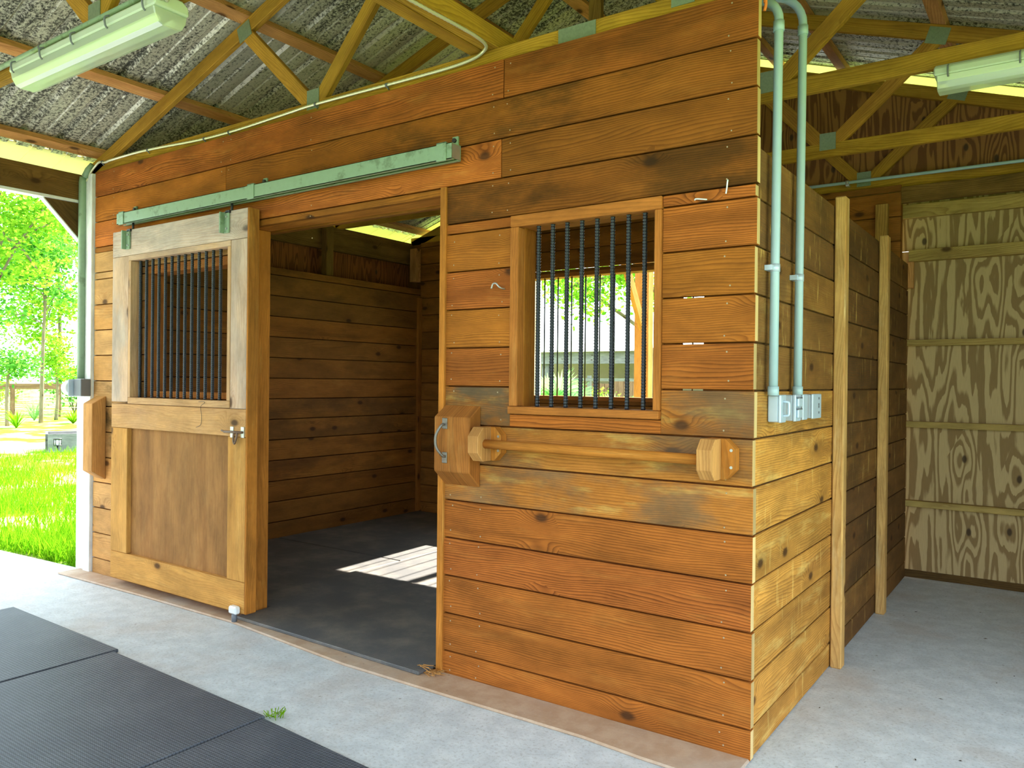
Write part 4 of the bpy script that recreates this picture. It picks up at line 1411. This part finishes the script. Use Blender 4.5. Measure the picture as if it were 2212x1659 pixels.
GT = 'trees beyond the lawn'
tree('leafy_tree', 'big bright leafy tree nearest the aisle end, its boughs hanging under the eave beam', (-18.6, 4.3, GZ), [(-18.5, 4.5, 2.2), (-18.6, 4.9, 4.6)],
     [(-18.6, 5.0, 4.7, .8, .8, .9), (-18.3, 5.7, 5.3, .8, .9, .7), (-18.8, 4.8, 3.5, .5, .5, .5), (-19.0, 6.4, 5.3, .7, .7, .5), (-18.6, 4.6, 2.6, .35, .35, .45), (-18.4, 5.6, 3.9, .6, .6, .5), (-18.6, 4.9, 5.6, .8, .8, .5)], 4200, 0.10, 'leafA', GT, 0.08)
tree('leafy_tree', 'deep green tree with a loose crown behind the bright leafy tree', (-25.5, 8.9, GZ), [(-25.4, 8.9, 2.5), (-25.4, 9.0, 4.6)],
     [(-25.4, 8.8, 5.4, 1.1, 1.0, .9), (-25.2, 9.4, 4.2, .7, .5, .5), (-25.6, 8.0, 4.6, .8, .7, .8), (-25.6, 7.9, 3.3, .5, .4, .6), (-25.4, 8.4, 6.3, .9, .8, .5)], 5000, 0.12, 'leafB', GT, 0.055)
tree('leafy_tree', 'tall pale green tree farthest across the lawn', (-35.0, 13.9, GZ), [(-35, 13.9, 4), (-35, 13.8, 7)],
     [(-35, 13.6, 7.6, 1.7, 1.6, 1.3), (-35, 12.6, 5.8, 1.2, 1.0, 1.1), (-35, 13.2, 4.4, 1.2, 1.2, .8), (-35, 14.3, 4.6, 1.0, .7, .8), (-35, 12.2, 3.8, 1.0, .8, .7), (-35, 13.2, 3.0, 1.0, 1.2, .5), (-35, 11.8, 6.8, 1.0, .9, .8)], 6500, 0.15, 'leafA', GT, 0.07)
tree('young_tree', 'thin young tree by the wire fence, nearest the white post', (-27.0, 10.05, GZ), [(-27, 10.1, 0.9), (-27.05, 10.05, 1.9)],
     [(-27, 9.9, 2.0, .7, .6, .35), (-26.9, 10.3, 1.6, .5, .4, .25), (-27, 9.95, 2.5, .5, .5, .25)], 1500, 0.10, 'leafA', GT, 0.05)
tree('young_tree', 'thin young tree by the wire fence, farther from the white post', (-24.5, 7.52, GZ), [(-24.5, 7.5, 0.9), (-24.5, 7.55, 1.7)],
     [(-24.5, 7.5, 1.85, .5, .45, .4), (-24.4, 7.9, 1.8, .4, .3, .3)], 1200, 0.10, 'leafB', GT, 0.05)


def tuft_plant(label, base, n, h, spread, mat, name='strap_leaf_plant', group=None, cat='plant'):
    """clump of arching strap leaves"""
    b = MB()
    base = Vector(base)
    for k in range(n):
        an = random.uniform(0, 2 * math.pi)
        out = Vector((math.cos(an), math.sin(an), 0))
        s = random.uniform(.25, 1) * spread
        hh = h * random.uniform(.6, 1)
        w = Vector((-out.y, out.x, 0)) * (0.022 * random.uniform(.6, 1.2))
        pr = None
        o = len(b.v)
        for j in range(5):
            q = j / 4
            p = base + out * (s * q) + Vector((0, 0, hh * (1.7 * q - 0.75 * q * q)))
            ww = w * (1 - q * .85)
            b.v += [p - ww, p + ww]
        tn = (random.random(), 0, 0, 1)
        for j in range(4):
            b.face([o + 2 * j, o + 2 * j + 1, o + 2 * j + 3, o + 2 * j + 2], None, tn)
    return tag(b.build(name, M[mat], origin=base), label, cat, group)


gp_ = 'strap-leaved plants by the wire fence'
tuft_plant('strap-leaved clump midway between the two thin young trees', (-27.2, 9.45, GZ), 60, 0.75, 0.8, 'palm', group=gp_)
tuft_plant('low yellowish strap-leaved clump by the young tree nearest the white post', (-24.6, 9.45, GZ), 60, 0.5, 0.7, 'grassm', group=gp_)
tuft_plant('strap-leaved clump at the foot of the farther young tree', (-23.4, 7.3, GZ), 50, 0.55, 0.6, 'grassm', group=gp_)

# wire fence with a brown top rail
t = thing('wire_fence', 'low wire fence with a broad brown top rail across the lawn', 'fence', (-29.5, 10.5, GZ))
p0, p1 = Vector((-29.5, 8.2, 0)), Vector((-29.0, 12.6, 0))
b = MB()
b.bar(p0 + Vector((0, 0, 1.08)), p1 + Vector((0, 0, 1.08)), 0.20, 0.06, (1, 0, 0))
b.build('top_rail', M['fence'], t)
for k in range(4):
    q = p0.lerp(p1, k / 3)
    b = MB()
    b.bar(q + Vector((0, 0, GZ)), q + Vector((0, 0, 1.1)), 0.12, 0.12, (1, 0, 0))
    b.build('post', M['fence'], t)
b = MB()
for k in range(40):
    q = p0.lerp(p1, k / 39)
    b.tube([q + Vector((0, 0, 0.05)), q + Vector((0, 0, 1.0))], 0.004, 4)
for z in (0.1, 0.3, 0.5, 0.7, 0.9):
    b.tube([p0 + Vector((0, 0, z)), p1 + Vector((0, 0, z))], 0.004, 4)
b.build('wire_mesh', M['zinc'], t)

# gravel strip, planter, lantern
R_ = Vector((0.42, 0.907, 0))
V_ = Vector((-0.907, 0.42, 0))
c = Vector((-16.9, 4.25, GZ - 0.05))
dv = MB()
dv.prism([c - R_ * 7 - V_ * .9, c + R_ * 9 - V_ * .7, c + R_ * 9 + V_ * .9, c - R_ * 7 + V_ * 1.1], (0, 0, 0.058))
o = dv.build('gravel_path', M['gravel'], kind='structure')
t = thing('planter_box', 'open grey timber planter box on the lawn behind the lantern', 'planter', (-15.0, 5.1, GZ))
q0 = Vector((-15.15, 4.36, GZ))
for a_, b_ in ((q0, q0 + R_ * 1.6), (q0 + V_ * .9, q0 + V_ * .9 + R_ * 1.6), (q0, q0 + V_ * .9), (q0 + R_ * 1.6, q0 + R_ * 1.6 + V_ * .9)):
    b = MB()
    d = (b_ - a_).normalized()
    b.bar(a_ - d * .02 + Vector((0, 0, .175)), b_ + d * .02 + Vector((0, 0, .175)), 0.35, 0.04, d.cross(Vector((0, 0, 1))))
    b.build('side_board', M['grey'], t)
b = MB()
b.prism([q0 + V_ * .05 + R_ * .05, q0 + R_ * 1.55 + V_ * .05, q0 + R_ * 1.55 + V_ * .85, q0 + V_ * .85 + R_ * .05], (0, 0, .22))
b.build('soil', M['bark'], t)
t = thing('solar_lantern', 'small black solar path lantern in front of the planter box', 'lantern', (-14.75, 4.38, GZ))
lx, ly = -14.75, 4.38
b = MB()
b.tube([(lx, ly, GZ), (lx, ly, 0.12)], 0.014, 8)
b.build('stake', M['black'], t)
b = MB()
b.tube([(lx, ly, 0.12), (lx, ly, 0.24)], 0.055, 12)
b.build('glass', M['glass'], t)
for z in (0.115, 0.24):
    b = MB()
    b.tube([(lx, ly, z), (lx, ly, z + .02)], 0.075, 12)
    b.build('cap', M['black'], t)
b = MB()
for k in range(6):
    an = k * math.pi / 3
    b.tube([(lx + .062 * math.cos(an), ly + .062 * math.sin(an), .12), (lx + .062 * math.cos(an), ly + .062 * math.sin(an), .25)], 0.006, 5)
b.build('cage', M['black'], t)

# grass blades at the lawn edge and over the near lawn
N = 26000
u = rng.random(N) ** 1.7
gx = -5.15 - u * 9.5
gy = 0.05 + rng.random(N) * (0.5 + (-gx - 5.0) * 0.50)
edge = 0.02 - 0.24 * np.clip((-gx - 5.06) / 3.44, 0, 1)
gy = np.maximum(gy + edge, edge + 0.03)
msk = rng.random(N) < (0.35 + 0.65 * (np.sin(gx * 1.7 + gy * 2.3) * np.sin(gx * .9 - gy * 1.9) > -0.25))
msk &= ~((gx > -5.16) & (gy < 0.2))
gx, gy = gx[msk], gy[msk]
h = (0.035 + 0.075 * rng.random(len(gx)) ** 2)
cc = np.stack([gx, gy, GZ + h * 0.9], 1)
lean = rng.normal(size=(len(gx), 3)) * 0.35
lean[:, 2] = 1.0
lean *= h[:, None]
wv = rng.normal(size=(len(gx), 3))
wv[:, 2] = 0
wv /= np.linalg.norm(wv, axis=1, keepdims=True)
go = fast_quads('grass', cc, lean, wv * 0.006, M['grassm'], kind='stuff')
go['label'] = 'bright short grass of the lawn beside the concrete'
go['category'] = 'grass'

# ------------------------------------------------ seen through the barred back opening
b = MB()
b.bx(-4.47, -4.365, 5.14, 5.26, GZ, 3.104, 'z', (1, 0, 0, 1))
tag(b.build('shelter_post', M['white'], bevel=0.004), 'white post outside the barred back opening', 'post')
t = thing('shelter_post', 'tan post with knee brace outside the barred back opening', 'post', (-2.94, 5.2, GZ))
b = MB()
b.bx(-3.035, -2.86, 5.14, 5.26, GZ, 3.104, 'z', (1, 0, 0, 1))
b.build('post', M['batten'], t, bevel=0.004)
b = MB()
b.bar((-2.95, 5.18, 2.05), (-2.95, 4.50, 3.06), 0.10, 0.05, (1, 0, 0), (1, 0, 0, 1))
b.build('brace', M['batten'], t)
for x, lab in ((-4.42, 'tan rafter from the plywood gable to the white outside post'), (-2.95, 'tan rafter from the plywood gable to the tan outside post')):
    b = MB()
    b.bx(x - .045, x + .045, 3.63, 5.4, 3.105, 3.24, 'y', (1, 0, 0, 1))
    tag(b.build('shelter_rafter', M['batten']), lab, 'rafter')

tree('leafy_tree', 'leafy tree hanging over the white-roofed shed behind the back opening', (-6.55, 12.9, GZ), [(-6.5, 12.9, 2.0), (-6.7, 12.6, 4.2)],
     [(-8.2, 12.2, 3.55, .75, .6, .35), (-7.45, 12.0, 3.35, .5, .5, .6), (-6.9, 12.2, 3.7, .9, .7, .4), (-6.0, 12.3, 3.2, .45, .5, .5), (-8.9, 12.5, 3.9, .8, .6, .4)], 2800, 0.10, 'leafA', None, 0.13)
t = thing('open_shed', 'open-sided shed with a wide white metal roof behind the back opening', 'shed', (-11.5, 22, GZ))
b = MB()
b.prism([(-19, 20, 2.46), (-5.5, 20, 2.46), (-5.5, 26, 4.75), (-19, 26, 4.75)], (0, 0, 0.05))
b.build('roof', M['whiteroof'], t)
b = MB()
b.bx(-18.5, -6, 20.25, 20.4, 2.06, 2.44, 'x')
b.build('fascia_beam', M['grey'], t)
for x in (-17.5, -14.0, -10.25, -6.8):
    b = MB()
    b.bx(x - .14, x + .14, 20.42, 20.7, GZ, 2.45, 'z')
    b.build('post', M['grey'], t)
b = MB()
b.bx(-18.5, -6, 25.6, 25.7, GZ, 4.5, 'x')
b.build('back_wall', M['lawn'] if False else M['shedwall'], t)
t = thing('board_fence', 'brown board fence in front of the white-roofed shed', 'fence', (-10.2, 17.8, GZ))
for k in range(16):
    x = -11.0 + 0.155 * k
    b = MB()
    b.bx(x, x + .145, 17.8, 17.83, GZ + .05, 1.55 if k > 6 else 1.40, 'z')
    b.build('board', M['fence'], t)
b = MB()
b.bx(-11.0, -8.5, 17.832, 17.88, 0.9, 1.0, 'x')
b.build('rail', M['fence'], t)
t = thing('rail_fence', 'pale thin rail fence among the palms behind the back opening', 'fence', (-7.5, 14, GZ))
for k in range(4):
    x = -10.6 + 2.0 * k
    b = MB()
    b.bx(x - .04, x + .04, 13.96, 14.04, GZ, 1.6, 'z')
    b.build('post', M['grey'], t)
for z in (0.75, 1.5):
    b = MB()
    b.bx(-10.7, -4.5, 13.92, 13.955, z - .035, z + .035, 'x')
    b.build('rail', M['grey'], t)


def fan_palm(label, base, h, R, nf, group):
    t = thing('fan_palm', label, 'palm', base, group)
    base = Vector(base)
    b = MB()
    b.tube([base, base + Vector((0, 0, h * .55))], 0.10, 9, radii=[.13, .09])
    b.build('trunk', M['bark'], t)
    for k in range(nf):
        an = 2 * math.pi * k / nf + random.uniform(-.25, .25)
        el = random.uniform(0.15, 1.1)
        d = Vector((math.cos(an) * math.cos(el), math.sin(an) * math.cos(el), math.sin(el)))
        hub = base + Vector((0, 0, h * .5)) + d * (R * .55)
        side = d.cross(Vector((0, 0, 1))).normalized()
        up = side.cross(d)
        f = MB()
        f.tube([base + Vector((0, 0, h * .5)), hub], 0.012, 5)
        for j in range(22):
            q = -1.35 + 2.7 * j / 21
            e = (d * math.cos(q) + side * math.sin(q)).normalized()
            L = R * (0.75 - 0.18 * abs(q))
            tip = hub + e * L + Vector((0, 0, -0.18 * L * random.uniform(.3, 1)))
            w = up.cross(e).normalized() * 0.02
            m = hub + e * (L * .55)
            o = len(f.v)
            f.v += [hub, m - w, m + w, tip]
            f.face([o, o + 1, o + 3, o + 2], None, (random.random(), 0, 0, 1))
        f.build('frond', M['palm'], t)
    return t


fan_palm('fan palm closest to the white outside post', (-6.45, 9.0, GZ), 1.75, 0.85, 11, 'fan palms behind the back opening')
fan_palm('smaller fan palm in front of the brown board fence', (-6.3, 11.0, GZ), 1.3, 0.6, 9, 'fan palms behind the back opening')
fan_palm('farther fan palm among the pale rails', (-8.9, 12.6, GZ), 1.9, 0.9, 11, 'fan palms behind the back opening')
for (x, y, z, r, mt, lab) in ((-4.75, 9.2, .62, .6, 'leafB', 'round bushy shrub by the tan outside post'), (-7.9, 11.2, .5, .6, 'leafA', 'pale green shrub between the fan palms'), (-9.6, 16.5, .6, .8, 'leafA', 'low shrub at the foot of the brown board fence')):
    t = thing('bushy_shrub', lab, 'shrub', (x, y, GZ), 'shrubs behind the back opening')
    b = MB()
    for k in range(6):
        an = k * 1.05
        b.tube(smooth_path([(x, y, GZ), (x + .2 * math.cos(an), y + .2 * math.sin(an), z * .6), (x + .4 * r * math.cos(an), y + .4 * r * math.sin(an), z + .2)], 4), 0.012, 5)
    b.build('stems', M['bark'], t)
    c, a, d = cloud([(x, y, z, r, r, r * .75)], 1100, 0.075, 18)
    fast_quads('foliage', c, a, d, M[mt], t)

for (x, y, z, r, mt, lab) in ((-32.0, 9.6, 1.1, 1.0, 'leafA', 'broad light shrub behind the wire fence, nearer the lantern side'), (-31.6, 12.9, 1.2, 1.0, 'leafB', 'broad dark shrub behind the wire fence, nearest the white post')):
    t = thing('bushy_shrub', lab, 'shrub', (x, y, GZ), 'shrubs behind the wire fence')
    b = MB()
    for k in range(6):
        an = k * 1.05
        b.tube(smooth_path([(x, y, GZ), (x + .3 * math.cos(an), y + .3 * math.sin(an), z * .6), (x + .6 * r * math.cos(an), y + .6 * r * math.sin(an), z + .4)], 4), 0.02, 5)
    b.build('stems', M['bark'], t)
    c, a, d = cloud([(x, y, z, r, r * 1.1, r * .8)], 1900, 0.12, 18)
    fast_quads('foliage', c, a, d, M[mt], t)
# bits of leaf and straw on the concrete of the side bay
b = MB()
for k in range(70):
    x, y = random.uniform(0.08, 1.9), random.uniform(-0.2, 3.4)
    an = random.uniform(0, 6.28)
    d = Vector((math.cos(an), math.sin(an), random.uniform(-.05, .1))) * random.uniform(.004, .016)
    w = Vector((-math.sin(an), math.cos(an), 0)) * random.uniform(.0015, .005)
    p = Vector((x, y, 0.003))
    o = len(b.v)
    b.v += [p - d, p + w + Vector((0, 0, .002)), p + d, p - w]
    b.face([o, o + 1, o + 2, o + 3], None, (random.random() * .8, 0, 0, 1))
lt_ = b.build('leaf_litter', M['bark'])
lt_['kind'] = 'stuff'
lt_['label'] = 'dry leaf crumbs scattered over the side bay concrete'
lt_['category'] = 'leaf litter'
